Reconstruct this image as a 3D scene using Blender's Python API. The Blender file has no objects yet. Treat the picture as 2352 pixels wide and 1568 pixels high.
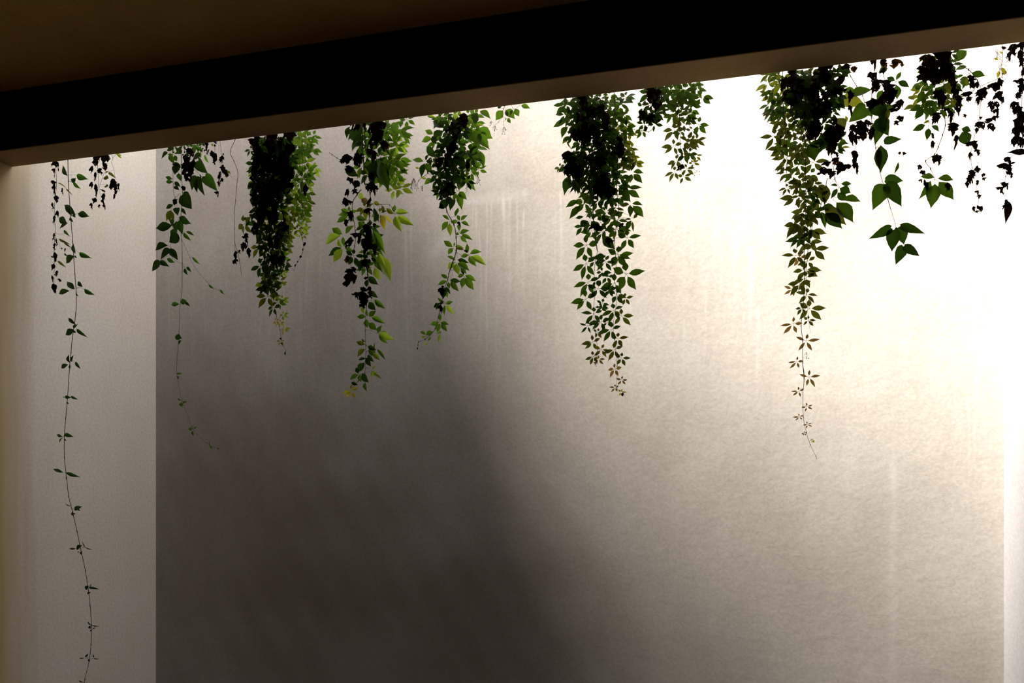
import bpy, math, random
import numpy as np
from mathutils import Vector, Matrix

random.seed(7)
scene = bpy.context.scene
COL = scene.collection

# ------------------------------------------------------------------ camera
# world: X runs along the beam, Y runs into the light well, Z is up; the lens is at the origin
FPX = 1650.0          # focal length in pixels of the 2352 x 1568 frame
HORIZON = 1065.0      # row of the horizon
YAW = math.radians(13.9)
cam_data = bpy.data.cameras.new('camera')
cam = bpy.data.objects.new('camera', cam_data)
COL.objects.link(cam)
cam_data.sensor_width = 36.0
cam_data.lens = 36.0 * FPX / 2352.0
cam_data.shift_y = (HORIZON - 784.0) / 2352.0
cam_data.clip_start = 0.05
cam_data.clip_end = 200
cam.location = (0, 0, 0)
cam.rotation_euler = (math.radians(90), 0, YAW)
scene.camera = cam

# ------------------------------------------------------------------ light
world = bpy.data.worlds.new('overcast_sky')
scene.world = world
world.use_nodes = True
bg = world.node_tree.nodes['Background']
bg.inputs[0].default_value = (0.80, 0.88, 1.0, 1)
bg.inputs[1].default_value = SKY_STRENGTH = 4.0

sun_data = bpy.data.lights.new('sun', 'SUN')
sun_data.energy = 31.0
sun_data.angle = math.radians(20)
sun_data.color = (1.0, 0.95, 0.87)
sun = bpy.data.objects.new('sun', sun_data)
COL.objects.link(sun)
to_sun = Vector((-0.46, -0.22, 0.78)).normalized()
sun.rotation_euler = to_sun.to_track_quat('Z', 'Y').to_euler()
sun.location = (-4, -3, 9)

scene.view_settings.view_transform = 'Standard'
scene.view_settings.look = 'None'
scene.view_settings.gamma = 1.0
scene.view_settings.use_curve_mapping = False
scene.view_settings.exposure = 0.0
scene.cycles.max_bounces = 12
scene.cycles.diffuse_bounces = 8
scene.cycles.transmission_bounces = 6
scene.cycles.sample_clamp_indirect = 6.0

# ------------------------------------------------------------------ places
Z_SOFFIT, Z_CEIL, Z_PARAPET = 1.85, 2.20, 3.18
Y_NEAR, Y_FAR, Y_BACK = 3.40, 3.60, 4.84
X_LEFT, X_RIGHT = -4.10, 1.81
Z_FLOOR = -2.00

CA, SA = math.cos(YAW), math.sin(YAW)
def at(px, py, Y):
    """the point of the vertical plane at depth Y seen at a place of the photograph"""
    u = (px - 1176.0) / FPX
    v = (HORIZON - py) / FPX
    t = Y / (CA + u * SA)
    return Vector((t * (-SA + u * CA), Y, t * v))
def px_size(px, Y):
    u = (px - 1176.0) / FPX
    return Y / (CA + u * SA) / FPX

# ------------------------------------------------------------------ materials
def new_mat(name):
    m = bpy.data.materials.new(name)
    m.use_nodes = True
    nt = m.node_tree
    nt.nodes.clear()
    return m, nt, nt.nodes.new('ShaderNodeOutputMaterial')

def plaster(name, light, dark, bump=0.25, blotch=1.0, stain=False, beam_shade=None, stain_col=(0.80, 0.79, 0.77), stain_shade=(0.20, 0.145, 0.10)):
    m, nt, out = new_mat(name)
    N, L = nt.nodes, nt.links
    tc = N.new('ShaderNodeTexCoord')
    big = N.new('ShaderNodeTexNoise'); big.inputs['Scale'].default_value = 0.9 * blotch
    big.inputs['Detail'].default_value = 5; big.inputs['Roughness'].default_value = 0.6
    L.new(tc.outputs['Object'], big.inputs['Vector'])
    # soft vertical weathering: noise stretched along Z
    mp = N.new('ShaderNodeMapping'); mp.inputs['Scale'].default_value = (5.0, 5.0, 0.35)
    L.new(tc.outputs['Object'], mp.inputs['Vector'])
    run = N.new('ShaderNodeTexNoise'); run.inputs['Scale'].default_value = 2.2; run.inputs['Detail'].default_value = 4
    L.new(mp.outputs[0], run.inputs['Vector'])
    mixf = N.new('ShaderNodeMath'); mixf.operation = 'MULTIPLY_ADD'
    mixf.inputs[1].default_value = 0.15
    L.new(run.outputs['Fac'], mixf.inputs[0])
    sc_ = N.new('ShaderNodeMath'); sc_.operation = 'MULTIPLY'; sc_.inputs[1].default_value = 0.85
    L.new(big.outputs['Fac'], sc_.inputs[0]); L.new(sc_.outputs[0], mixf.inputs[2])
    ramp = N.new('ShaderNodeValToRGB')
    ramp.color_ramp.elements[0].position = 0.36; ramp.color_ramp.elements[0].color = (*dark, 1)
    ramp.color_ramp.elements[1].position = 0.64; ramp.color_ramp.elements[1].color = (*light, 1)
    L.new(mixf.outputs[0], ramp.inputs[0])
    col = ramp.outputs[0]
    # fine grain
    fine = N.new('ShaderNodeTexNoise'); fine.inputs['Scale'].default_value = 60; fine.inputs['Detail'].default_value = 3
    L.new(tc.outputs['Object'], fine.inputs['Vector'])
    fr = N.new('ShaderNodeMapRange'); fr.inputs[1].default_value = 0.3; fr.inputs[2].default_value = 0.7
    fr.inputs[3].default_value = 0.90; fr.inputs[4].default_value = 1.06
    L.new(fine.outputs['Fac'], fr.inputs[0])
    mul = N.new('ShaderNodeVectorMath'); mul.operation = 'SCALE'
    L.new(col, mul.inputs[0]); L.new(fr.outputs[0], mul.inputs['Scale'])
    col = mul.outputs[0]
    if stain:
        at_ = N.new('ShaderNodeAttribute'); at_.attribute_name = 'lime'
        mx = N.new('ShaderNodeMix'); mx.data_type = 'RGBA'
        L.new(at_.outputs['Fac'], mx.inputs['Factor']); L.new(col, mx.inputs['A'])
        mx.inputs['B'].default_value = (*stain_col, 1)
        col = mx.outputs['Result']
        a2 = N.new('ShaderNodeAttribute'); a2.attribute_name = 'damp_shade'
        m2 = N.new('ShaderNodeMix'); m2.data_type = 'RGBA'
        L.new(a2.outputs['Fac'], m2.inputs['Factor']); L.new(col, m2.inputs['A'])
        m2.inputs['B'].default_value = (*stain_shade, 1)
        col = m2.outputs['Result']
    if beam_shade:      # soft ochre shade by the beam, painted into the wall colour and fading out
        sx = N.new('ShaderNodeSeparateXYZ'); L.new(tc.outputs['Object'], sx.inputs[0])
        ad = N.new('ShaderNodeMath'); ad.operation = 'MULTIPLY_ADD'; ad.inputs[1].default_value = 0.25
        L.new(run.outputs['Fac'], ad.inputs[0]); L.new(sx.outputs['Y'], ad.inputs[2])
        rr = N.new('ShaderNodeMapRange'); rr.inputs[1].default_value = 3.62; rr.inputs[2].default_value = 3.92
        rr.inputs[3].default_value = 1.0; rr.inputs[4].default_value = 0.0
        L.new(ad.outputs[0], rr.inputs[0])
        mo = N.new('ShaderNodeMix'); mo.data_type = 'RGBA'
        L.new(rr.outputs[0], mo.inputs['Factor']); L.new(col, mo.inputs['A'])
        mo.inputs['B'].default_value = (*beam_shade, 1)
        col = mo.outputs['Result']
    b = N.new('ShaderNodeBsdfDiffuse')
    L.new(col, b.inputs['Color'])
    # trowel relief: low swirls, small dents and a fine sandy tooth
    vo = N.new('ShaderNodeTexNoise'); vo.inputs['Scale'].default_value = 16; vo.inputs['Detail'].default_value = 6
    vo.inputs['Roughness'].default_value = 0.58; vo.inputs['Distortion'].default_value = 0.2
    L.new(tc.outputs['Object'], vo.inputs['Vector'])
    bp = N.new('ShaderNodeBump'); bp.inputs['Strength'].default_value = bump; bp.inputs['Distance'].default_value = 0.007
    L.new(vo.outputs['Fac'], bp.inputs['Height'])
    L.new(bp.outputs[0], b.inputs['Normal'])
    L.new(b.outputs[0], out.inputs[0])
    return m

M_BACK = plaster('lime_plaster', (0.53, 0.49, 0.44), (0.43, 0.388, 0.34), bump=0.22, stain=True)
M_LEFT = plaster('warm_plaster', (0.91, 0.80, 0.665), (0.83, 0.715, 0.57), bump=0.025, beam_shade=(0.60, 0.43, 0.22))
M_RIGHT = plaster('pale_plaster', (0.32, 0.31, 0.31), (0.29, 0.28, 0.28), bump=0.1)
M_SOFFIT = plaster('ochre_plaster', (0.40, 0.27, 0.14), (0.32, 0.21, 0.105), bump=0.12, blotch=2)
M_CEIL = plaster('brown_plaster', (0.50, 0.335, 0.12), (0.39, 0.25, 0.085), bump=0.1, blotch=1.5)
M_FASCIA = plaster('dark_fascia', (0.012, 0.010, 0.010), (0.008, 0.007, 0.007), bump=0.05)  # near-black colour for the beam's near face
M_FLOOR = plaster('stone_floor', (0.16, 0.13, 0.10), (0.11, 0.09, 0.07), bump=0.1)
M_DARK = plaster('dark_room_plaster', (0.07, 0.055, 0.04), (0.05, 0.04, 0.03), bump=0.1)

def leaf_mat(name, refl, trans, rough=0.45, tmix=0.55, gloss=0.03):
    m, nt, out = new_mat(name)
    N, L = nt.nodes, nt.links
    oi = N.new('ShaderNodeObjectInfo')
    tc = N.new('ShaderNodeTexCoord')
    no = N.new('ShaderNodeTexNoise'); no.inputs['Scale'].default_value = 4.0; no.inputs['Detail'].default_value = 4
    L.new(tc.outputs['Object'], no.inputs['Vector'])
    add = N.new('ShaderNodeMath'); add.operation = 'MULTIPLY_ADD'
    add.inputs[1].default_value = 0.7
    L.new(oi.outputs['Random'], add.inputs[0]); L.new(no.outputs['Fac'], add.inputs[2])
    mr = N.new('ShaderNodeMapRange'); mr.inputs[1].default_value = 0.3; mr.inputs[2].default_value = 1.4
    mr.inputs[3].default_value = 0.65; mr.inputs[4].default_value = 1.35
    L.new(add.outputs[0], mr.inputs[0])
    def tinted(c):
        v = N.new('ShaderNodeVectorMath'); v.operation = 'SCALE'
        v.inputs[0].default_value = c; L.new(mr.outputs[0], v.inputs['Scale'])
        return v.outputs[0]
    d = N.new('ShaderNodeBsdfDiffuse'); L.new(tinted(refl), d.inputs['Color'])
    t = N.new('ShaderNodeBsdfTranslucent'); L.new(tinted(trans), t.inputs['Color'])
    mx = N.new('ShaderNodeMixShader'); mx.inputs[0].default_value = tmix
    L.new(d.outputs[0], mx.inputs[1]); L.new(t.outputs[0], mx.inputs[2])
    g = N.new('ShaderNodeBsdfGlossy'); g.inputs['Roughness'].default_value = rough
    m2 = N.new('ShaderNodeMixShader'); m2.inputs[0].default_value = gloss
    L.new(mx.outputs[0], m2.inputs[1]); L.new(g.outputs[0], m2.inputs[2])
    L.new(m2.outputs[0], out.inputs[0])
    return m

MATS = {
    'd': leaf_mat('dark_shaded_leaf', (0.018, 0.038, 0.010), (0.024, 0.062, 0.005)),  # dark green leaf, darkened further to paint the shade inside dense clumps
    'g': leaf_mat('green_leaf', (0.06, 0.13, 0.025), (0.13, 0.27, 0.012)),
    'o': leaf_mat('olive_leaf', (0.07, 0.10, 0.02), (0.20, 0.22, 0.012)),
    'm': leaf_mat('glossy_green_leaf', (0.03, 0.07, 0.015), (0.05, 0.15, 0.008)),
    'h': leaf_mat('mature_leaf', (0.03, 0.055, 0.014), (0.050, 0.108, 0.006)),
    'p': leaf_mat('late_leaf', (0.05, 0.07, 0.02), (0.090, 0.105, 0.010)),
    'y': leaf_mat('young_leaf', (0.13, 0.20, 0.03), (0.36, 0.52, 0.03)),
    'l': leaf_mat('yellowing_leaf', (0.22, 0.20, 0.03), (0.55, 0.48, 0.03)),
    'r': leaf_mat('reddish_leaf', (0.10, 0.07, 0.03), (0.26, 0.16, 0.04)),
    'w': leaf_mat('withered_leaf', (0.016, 0.010, 0.008), (0.02, 0.008, 0.003), tmix=0.25, gloss=0.0),  # dried leaves, also mixed into dense clumps to paint their dark shade
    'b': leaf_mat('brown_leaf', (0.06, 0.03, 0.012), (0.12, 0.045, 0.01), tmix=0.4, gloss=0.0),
    's': leaf_mat('vine_stem', (0.035, 0.03, 0.014), (0.01, 0.01, 0.005), tmix=0.05),
    't': leaf_mat('pale_stalk', (0.30, 0.28, 0.16), (0.5, 0.45, 0.3), tmix=0.4),
}

# ------------------------------------------------------------------ setting
def link(name, me, parent=None):
    o = bpy.data.objects.new(name, me)
    COL.objects.link(o)
    if parent is not None:
        o.parent = parent
    return o

def mesh(name, verts, faces, mat, smooth=False):
    me = bpy.data.meshes.new(name)
    me.from_pydata([tuple(v) for v in verts], [], faces)
    me.materials.append(mat)
    if smooth:
        me.polygons.foreach_set('use_smooth', [True] * len(me.polygons))
    me.update()
    return me

BOXF = [(0, 3, 2, 1), (4, 5, 6, 7), (0, 1, 5, 4), (1, 2, 6, 5), (2, 3, 7, 6), (3, 0, 4, 7)]
def box(name, x0, x1, y0, y1, z0, z1, mat, parent=None, kind='structure'):
    v = [(x0, y0, z0), (x1, y0, z0), (x1, y1, z0), (x0, y1, z0), (x0, y0, z1), (x1, y0, z1), (x1, y1, z1), (x0, y1, z1)]
    o = link(name, mesh(name, v, BOXF, mat), parent)
    if kind and parent is None:
        o['kind'] = kind
    return o

T = 0.3
Y_ROOM = -4.0
Z_TALL = 7.05                      # left wall carried up out of view, height set to cast the diagonal shade
Z_WELL = 3.30
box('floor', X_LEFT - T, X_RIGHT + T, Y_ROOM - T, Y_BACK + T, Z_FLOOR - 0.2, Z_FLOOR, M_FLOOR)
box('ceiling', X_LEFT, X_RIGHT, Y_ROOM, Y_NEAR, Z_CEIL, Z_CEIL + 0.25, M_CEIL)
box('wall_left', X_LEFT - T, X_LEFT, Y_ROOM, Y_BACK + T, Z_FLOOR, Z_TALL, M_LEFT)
box('wall_right', X_RIGHT, X_RIGHT + T, Y_ROOM, Y_BACK + T, Z_FLOOR, Z_WELL, M_RIGHT)
box('wall_front', X_LEFT - T, X_RIGHT + T, Y_ROOM - T, Y_ROOM, Z_FLOOR, Z_CEIL + 0.25, M_DARK)

# back wall: a slab whose face is a fine grid carrying lime runs with outlines of their own and damp marks deepened with painted shade
def wall_back():
    # fine columns, so that a thin lime run keeps its edge
    xs = np.linspace(X_LEFT, X_RIGHT, 1400)
    zs = np.linspace(Z_FLOOR, Z_WELL, 150)
    nx, nz = len(xs), len(zs)
    XX, ZZ = np.meshgrid(xs, zs)
    # slow unevenness of the trowelled face, a few millimetres
    rng = np.random.RandomState(3)
    bulge = np.zeros_like(XX)
    for k in range(26):
        fx, fz = rng.uniform(1.5, 7), rng.uniform(1.0, 6)
        bulge += 0.0007 * np.sin(fx * XX * 1.3 + rng.uniform(0, 6.3)) * np.sin(fz * ZZ + rng.uniform(0, 6.3)) / (0.4 + 0.12 * (fx + fz))
    edge = np.clip(np.minimum(XX - X_LEFT, X_RIGHT - XX) / 0.1, 0, 1)
    YY = Y_BACK + bulge * edge
    verts = np.stack([XX, YY, ZZ], -1).reshape(-1, 3)
    i = np.arange(nz - 1)[:, None] * nx + np.arange(nx - 1)[None, :]
    quads = np.stack([i, i + 1, i + nx + 1, i + nx], -1).reshape(-1, 4)
    nb = len(verts)
    back = np.array([(X_LEFT, Y_BACK + T, Z_FLOOR), (X_RIGHT, Y_BACK + T, Z_FLOOR), (X_RIGHT, Y_BACK + T, Z_WELL), (X_LEFT, Y_BACK + T, Z_WELL)])
    verts = np.vstack([verts, back])
    c = [0, nx - 1, nz * nx - 1, (nz - 1) * nx]
    extra = [(nb + 1, nb, nb + 3, nb + 2), (c[3], c[2], nb + 2, nb + 3), (c[1], c[0], nb, nb + 1)]
    me = bpy.data.meshes.new('wall_back')
    me.from_pydata(verts.tolist(), [], quads.tolist() + extra)
    me.materials.append(M_BACK)
    lime = np.zeros_like(XX); damp_shade = np.zeros_like(XX)
    def run(px, y0, y1, w, a, slant=0.0):
        """one lime run: starts at y0, thins out towards y1 (photo rows)"""
        p0, p1 = at(px, y0, Y_BACK), at(px + slant, y1, Y_BACK)
        ww = w * px_size(px, Y_BACK) * 0.33
        f = np.clip((p0.z - ZZ) / max(p0.z - p1.z, 1e-3), 0, 1)
        cx = p0.x + (p1.x - p0.x) * f + 0.004 * np.sin(ZZ * 9 + px)
        inside = (ZZ < p0.z) & (ZZ > p1.z)
        g = np.exp(-((XX - cx) / ww) ** 2) * inside * (1 - f) ** 0.6 * np.clip(f / 0.03, 0, 1) * (0.75 + 0.25 * np.sin(ZZ * 23 + px * 0.7))
        np.maximum(lime, 0.55 * a * g, out=lime)
    for r in [(1128, 455, 640, 9, .40), (1155, 447, 600, 13, .85, 4), (1164, 500, 760, 9, .45, 10), (1171, 450, 700, 9, .55), (1187, 462, 640, 8, .55),
              (1203, 480, 690, 7, .5), (1095, 468, 650, 8, .4), (1102, 520, 800, 8, .55, 4), (1118, 462, 860, 8, .6), (1085, 470, 560, 6, .3),
              (1288, 440, 700, 8, .5), (930, 510, 980, 13, .55, 10), (945, 470, 900, 9, .45), (868, 530, 780, 9, .35), (890, 690, 860, 7, .3), (772, 640, 800, 8, .3),
              (705, 590, 760, 10, .4, -3), (690, 640, 900, 9, .35), (735, 560, 720, 8, .3), (640, 720, 900, 8, .28), (630, 850, 1060, 8, .3), (596, 740, 960, 8, .25),
              (615, 600, 1180, 7, .22), (1030, 640, 820, 8, .3), (1000, 480, 640, 7, .3), (1010, 470, 600, 6, .3), (560, 500, 700, 8, .2), (470, 640, 930, 8, .22),
              (440, 560, 1000, 9, .22), (388, 620, 900, 8, .2), (1575, 450, 560, 8, .5), (1590, 440, 620, 8, .5), (1610, 450, 540, 7, .45), (1640, 430, 620, 10, .45),
              (1655, 470, 700, 8, .4), (1690, 520, 700, 10, .45), (1725, 560, 780, 14, .6), (1740, 700, 950, 10, .4), (1765, 420, 700, 7, .35), (1570, 740, 860, 8, .25),
              (1620, 640, 860, 9, .25), (2052, 1050, 1800, 26, .42), (2052, 1180, 1900, 18, .3), (2165, 480, 760, 9, .4), (2190, 520, 640, 8, .4), (2240, 560, 1100, 9, .35), (2120, 540, 600, 8, .3),
              (2225, 900, 1320, 8, .25), (720, 760, 1060, 6, .18), (860, 860, 1100, 7, .2), (830, 640, 1000, 8, .2), (1240, 560, 900, 9, .2), (1350, 900, 1240, 7, .12)]:
        run(*r)
    for k in range(150):                                   # faint ones all along the upper wall
        x = random.uniform(365, 1320); y = random.uniform(430, 760)
        run(x, y, y + random.uniform(120, 420), random.uniform(5, 10), random.uniform(.08, .2))
    # the ledge lines the runs start from, and a diagonal rubbed mark
    def seam(xa, ya, xb, yb, w, a):
        n = int(abs(xb - xa) / 3) + 2
        for j in range(n):
            p = at(xa + (xb - xa) * j / n, ya + (yb - ya) * j / n + random.uniform(-2, 2), Y_BACK)
            s = w * px_size(xa, Y_BACK) * 0.5
            g = .6 * a * random.uniform(.3, 1) * np.exp(-((XX - p.x) / (s * 1.6)) ** 2 - ((ZZ - p.z) / (s * 1.4)) ** 2)
            np.maximum(lime, g, out=lime)
    seam(1075, 462, 1210, 446, 12, .5)
    seam(985, 463, 1060, 458, 10, .3)
    seam(995, 585, 1025, 545, 16, .4)
    seam(470, 600, 500, 520, 16, .22)
    seam(1600, 408, 1900, 395, 8, .25)
    # damp blotches low on the wall, darkened further to paint in its shade
    for (px, py, rx, ry, a) in [(780, 1290, 200, 150, .36), (1000, 1080, 260, 130, .22), (560, 1250, 220, 280, .36), (1290, 1380, 170, 120, .22),
                                (860, 1480, 320, 130, .34), (470, 900, 110, 220, .22), (1180, 1260, 120, 100, .26), (650, 1000, 180, 90, .2), (1500, 1480, 200, 80, .08), (1080, 1400, 130, 150, .25)]:
        p = at(px, py, Y_BACK); s = px_size(px, Y_BACK)
        wob = 0.25 * np.sin(XX * 7 + py) + 0.25 * np.sin(ZZ * 9 + px) + .15 * np.sin(XX * 19 + ZZ * 13)
        q = np.sqrt(((XX - p.x) / (rx * s)) ** 2 + ((ZZ - p.z) / (ry * s)) ** 2) + wob * .5
        damp_shade = 1 - (1 - damp_shade) * (1 - a * np.clip(1.6 - q, 0, 1) ** 1.3)
    for nm, arr in (('lime', lime), ('damp_shade', damp_shade)):
        a_ = me.attributes.new(nm, 'FLOAT', 'POINT')
        a_.data.foreach_set('value', np.concatenate([np.clip(arr, 0, 1).ravel(), np.zeros(4)]).astype(np.float32))
    me.update()
    o = link('wall_back', me)
    o['kind'] = 'structure'
    return o
wall_back()

# the beam that closes the ceiling: dark face, ochre soffit and an unseen upper parapet, sized to shade the well, that the vines hang over
def beam():
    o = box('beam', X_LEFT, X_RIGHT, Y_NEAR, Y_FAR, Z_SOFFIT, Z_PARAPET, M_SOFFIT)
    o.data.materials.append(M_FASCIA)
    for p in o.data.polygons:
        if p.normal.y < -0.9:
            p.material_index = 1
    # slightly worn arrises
    b = o.modifiers.new('arris', 'BEVEL'); b.width = 0.004; b.segments = 2; b.material = 0
    return o
beam()

# ------------------------------------------------------------------ leaf shapes
PROFILE = [(0.0, 0.03), (0.06, 0.22), (0.14, 0.52), (0.24, 0.79), (0.35, 0.96), (0.46, 1.0), (0.57, 0.90), (0.68, 0.69), (0.78, 0.43), (0.87, 0.20), (0.94, 0.07), (1.0, 0.0)]
HEART = [(0.0, 0.34), (0.03, 0.70), (0.10, 0.90), (0.20, 1.0), (0.32, 1.0), (0.44, 0.92), (0.56, 0.77), (0.68, 0.57), (0.79, 0.36), (0.88, 0.18), (0.95, 0.06), (1.0, 0.0)]
def blade(V, F, origin, ang, length, width, fold, droop, twist, prof=PROFILE, rng=random):
    """one blade from its stalk end outwards; lies in local XZ with its face to -Y"""
    ca, sa = math.cos(ang), math.sin(ang)
    base = len(V)
    n = len(prof)
    sweep = rng.uniform(-0.09, 0.09)             # the midrib curves a little to one side
    for k, (t, w) in enumerate(prof):
        hw = w * width * 0.5
        jag = 1 + (0.03 if k % 2 else -0.03) * rng.uniform(0.2, 1.2)
        bend = droop * t * t * length
        tw = twist * t
        for s in (-1, 0, 1):
            a = s * hw * jag
            lx = length * t
            if prof is HEART and t == 0.0 and s:
                lx = -0.05 * length
            lz = a * math.cos(fold) + sweep * length * t * t
            ly = -abs(a) * math.sin(fold) + bend + a * math.sin(tw)
            V.append((origin[0] + lx * ca - lz * sa, origin[1] + ly, origin[2] + lx * sa + lz * ca))
    for k in range(n - 1):
        a = base + 3 * k
        F.append((a, a + 3, a + 4, a + 1)); F.append((a + 1, a + 4, a + 5, a + 2))

_cache = {}
TEMPL = [(184, 1.0), (95, 0.62), (18, 0.80), (232, 1.0), (302, 0.86)]
def palm_mesh(side, var, col, narrow):
    key = ('p', side, var, col, narrow)
    if key in _cache: return _cache[key]
    rg = random.Random(hash((side == 'R', var, narrow)) & 0xffff)
    V, F = [], []
    for a, l in TEMPL:
        a = a + rg.uniform(-11, 11); l = l * rg.uniform(0.85, 1.08)
        if side == 'R': a = 180 - a
        r = math.radians(a); r0 = 0.14
        w = (0.25 if narrow else 0.35) * rg.uniform(0.88, 1.12) * (0.75 + 0.25 * l)
        blade(V, F, (r0 * math.cos(r), 0, r0 * math.sin(r)), r, l - r0, w, rg.uniform(0.1, 0.5), rg.uniform(-0.05, 0.30), rg.uniform(-0.5, 0.5), rng=rg)
        b = len(V); e = 0.007
        nx, nz = -math.sin(r) * e, math.cos(r) * e
        V += [(nx, 0, nz), (-nx, 0, -nz), (r0 * 1.1 * math.cos(r) - nx, 0, r0 * 1.1 * math.sin(r) - nz), (r0 * 1.1 * math.cos(r) + nx, 0, r0 * 1.1 * math.sin(r) + nz)]
        F.append((b, b + 1, b + 2, b + 3))
    me = mesh('creeper_leaf', V, F, MATS[col], True)
    _cache[key] = me
    return me
def single_mesh(var, col, heart):
    key = ('s', var, col, heart)
    if key in _cache: return _cache[key]
    rg = random.Random(var * 17 + (5 if heart else 0))
    V, F = [], []
    blade(V, F, (0, 0, 0), 0, 1.0, 1.0, rg.uniform(0.12, 0.45), rg.uniform(-0.15, 0.15), rg.uniform(-0.3, 0.3), HEART if heart else PROFILE, rng=rg)
    me = mesh('leaf_blade', V, F, MATS[col], True)
    _cache[key] = me
    return me
def dead_mesh(var, col):
    key = ('w', var, col)
    if key in _cache: return _cache[key]
    rg = random.Random(var * 31 + 3)
    V, F = [], []
    # a dried compound leaf: narrow curled lobes hanging from one stalk, torn and toothed at the rim
    for lobe in range(rg.choice((3, 4, 4, 5))):
        a0 = rg.uniform(-0.95, 0.95) if lobe else rg.uniform(-.15, .15)
        L = rg.uniform(0.45, 1.0) * (1 - 0.25 * abs(a0))
        ox = rg.uniform(-0.08, 0.08)
        n = 8; base = len(V)
        kink = rg.uniform(-0.5, 0.5)
        wid = rg.uniform(0.17, 0.29)
        for k in range(n):
            t = k / (n - 1)
            w = (0.03 + wid * math.sin(math.pi * min(1, t * 1.08) ** 0.8)) * rg.uniform(0.5, 1.35)
            if k == n - 1: w = 0.008
            dx = math.sin(a0) * t * L + kink * math.sin(t * 3) * 0.18
            cz = 0.5 - t * L * (0.45 + 0.55 * math.cos(a0))
            for j, s in enumerate((-1, -0.3, 0.3, 1)):
                sp = rg.uniform(0.8, 1.5) if abs(s) == 1 and rg.random() < .4 else 1
                V.append((ox + dx + s * sp * w, rg.uniform(-0.5, 0.5) * w * 1.8 + 0.12 * math.sin(5 * t + lobe), cz + rg.uniform(-0.05, 0.05)))
        for k in range(n - 1):
            for j in range(3):
                if rg.random() < (0.10 if j != 1 else 0.03): continue
                a = base + 4 * k + j
                F.append((a, a + 1, a + 5, a + 4))
    lo = [min(p[i] for p in V) for i in (0, 2)]; hi = [max(p[i] for p in V) for i in (0, 2)]
    V = [((p[0] - lo[0]) / (hi[0] - lo[0]) - .5, p[1], (p[2] - lo[1]) / (hi[1] - lo[1]) - .5) for p in V]
    me = mesh('dried_leaf', V, F, MATS[col], False)
    _cache[key] = me
    return me

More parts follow.
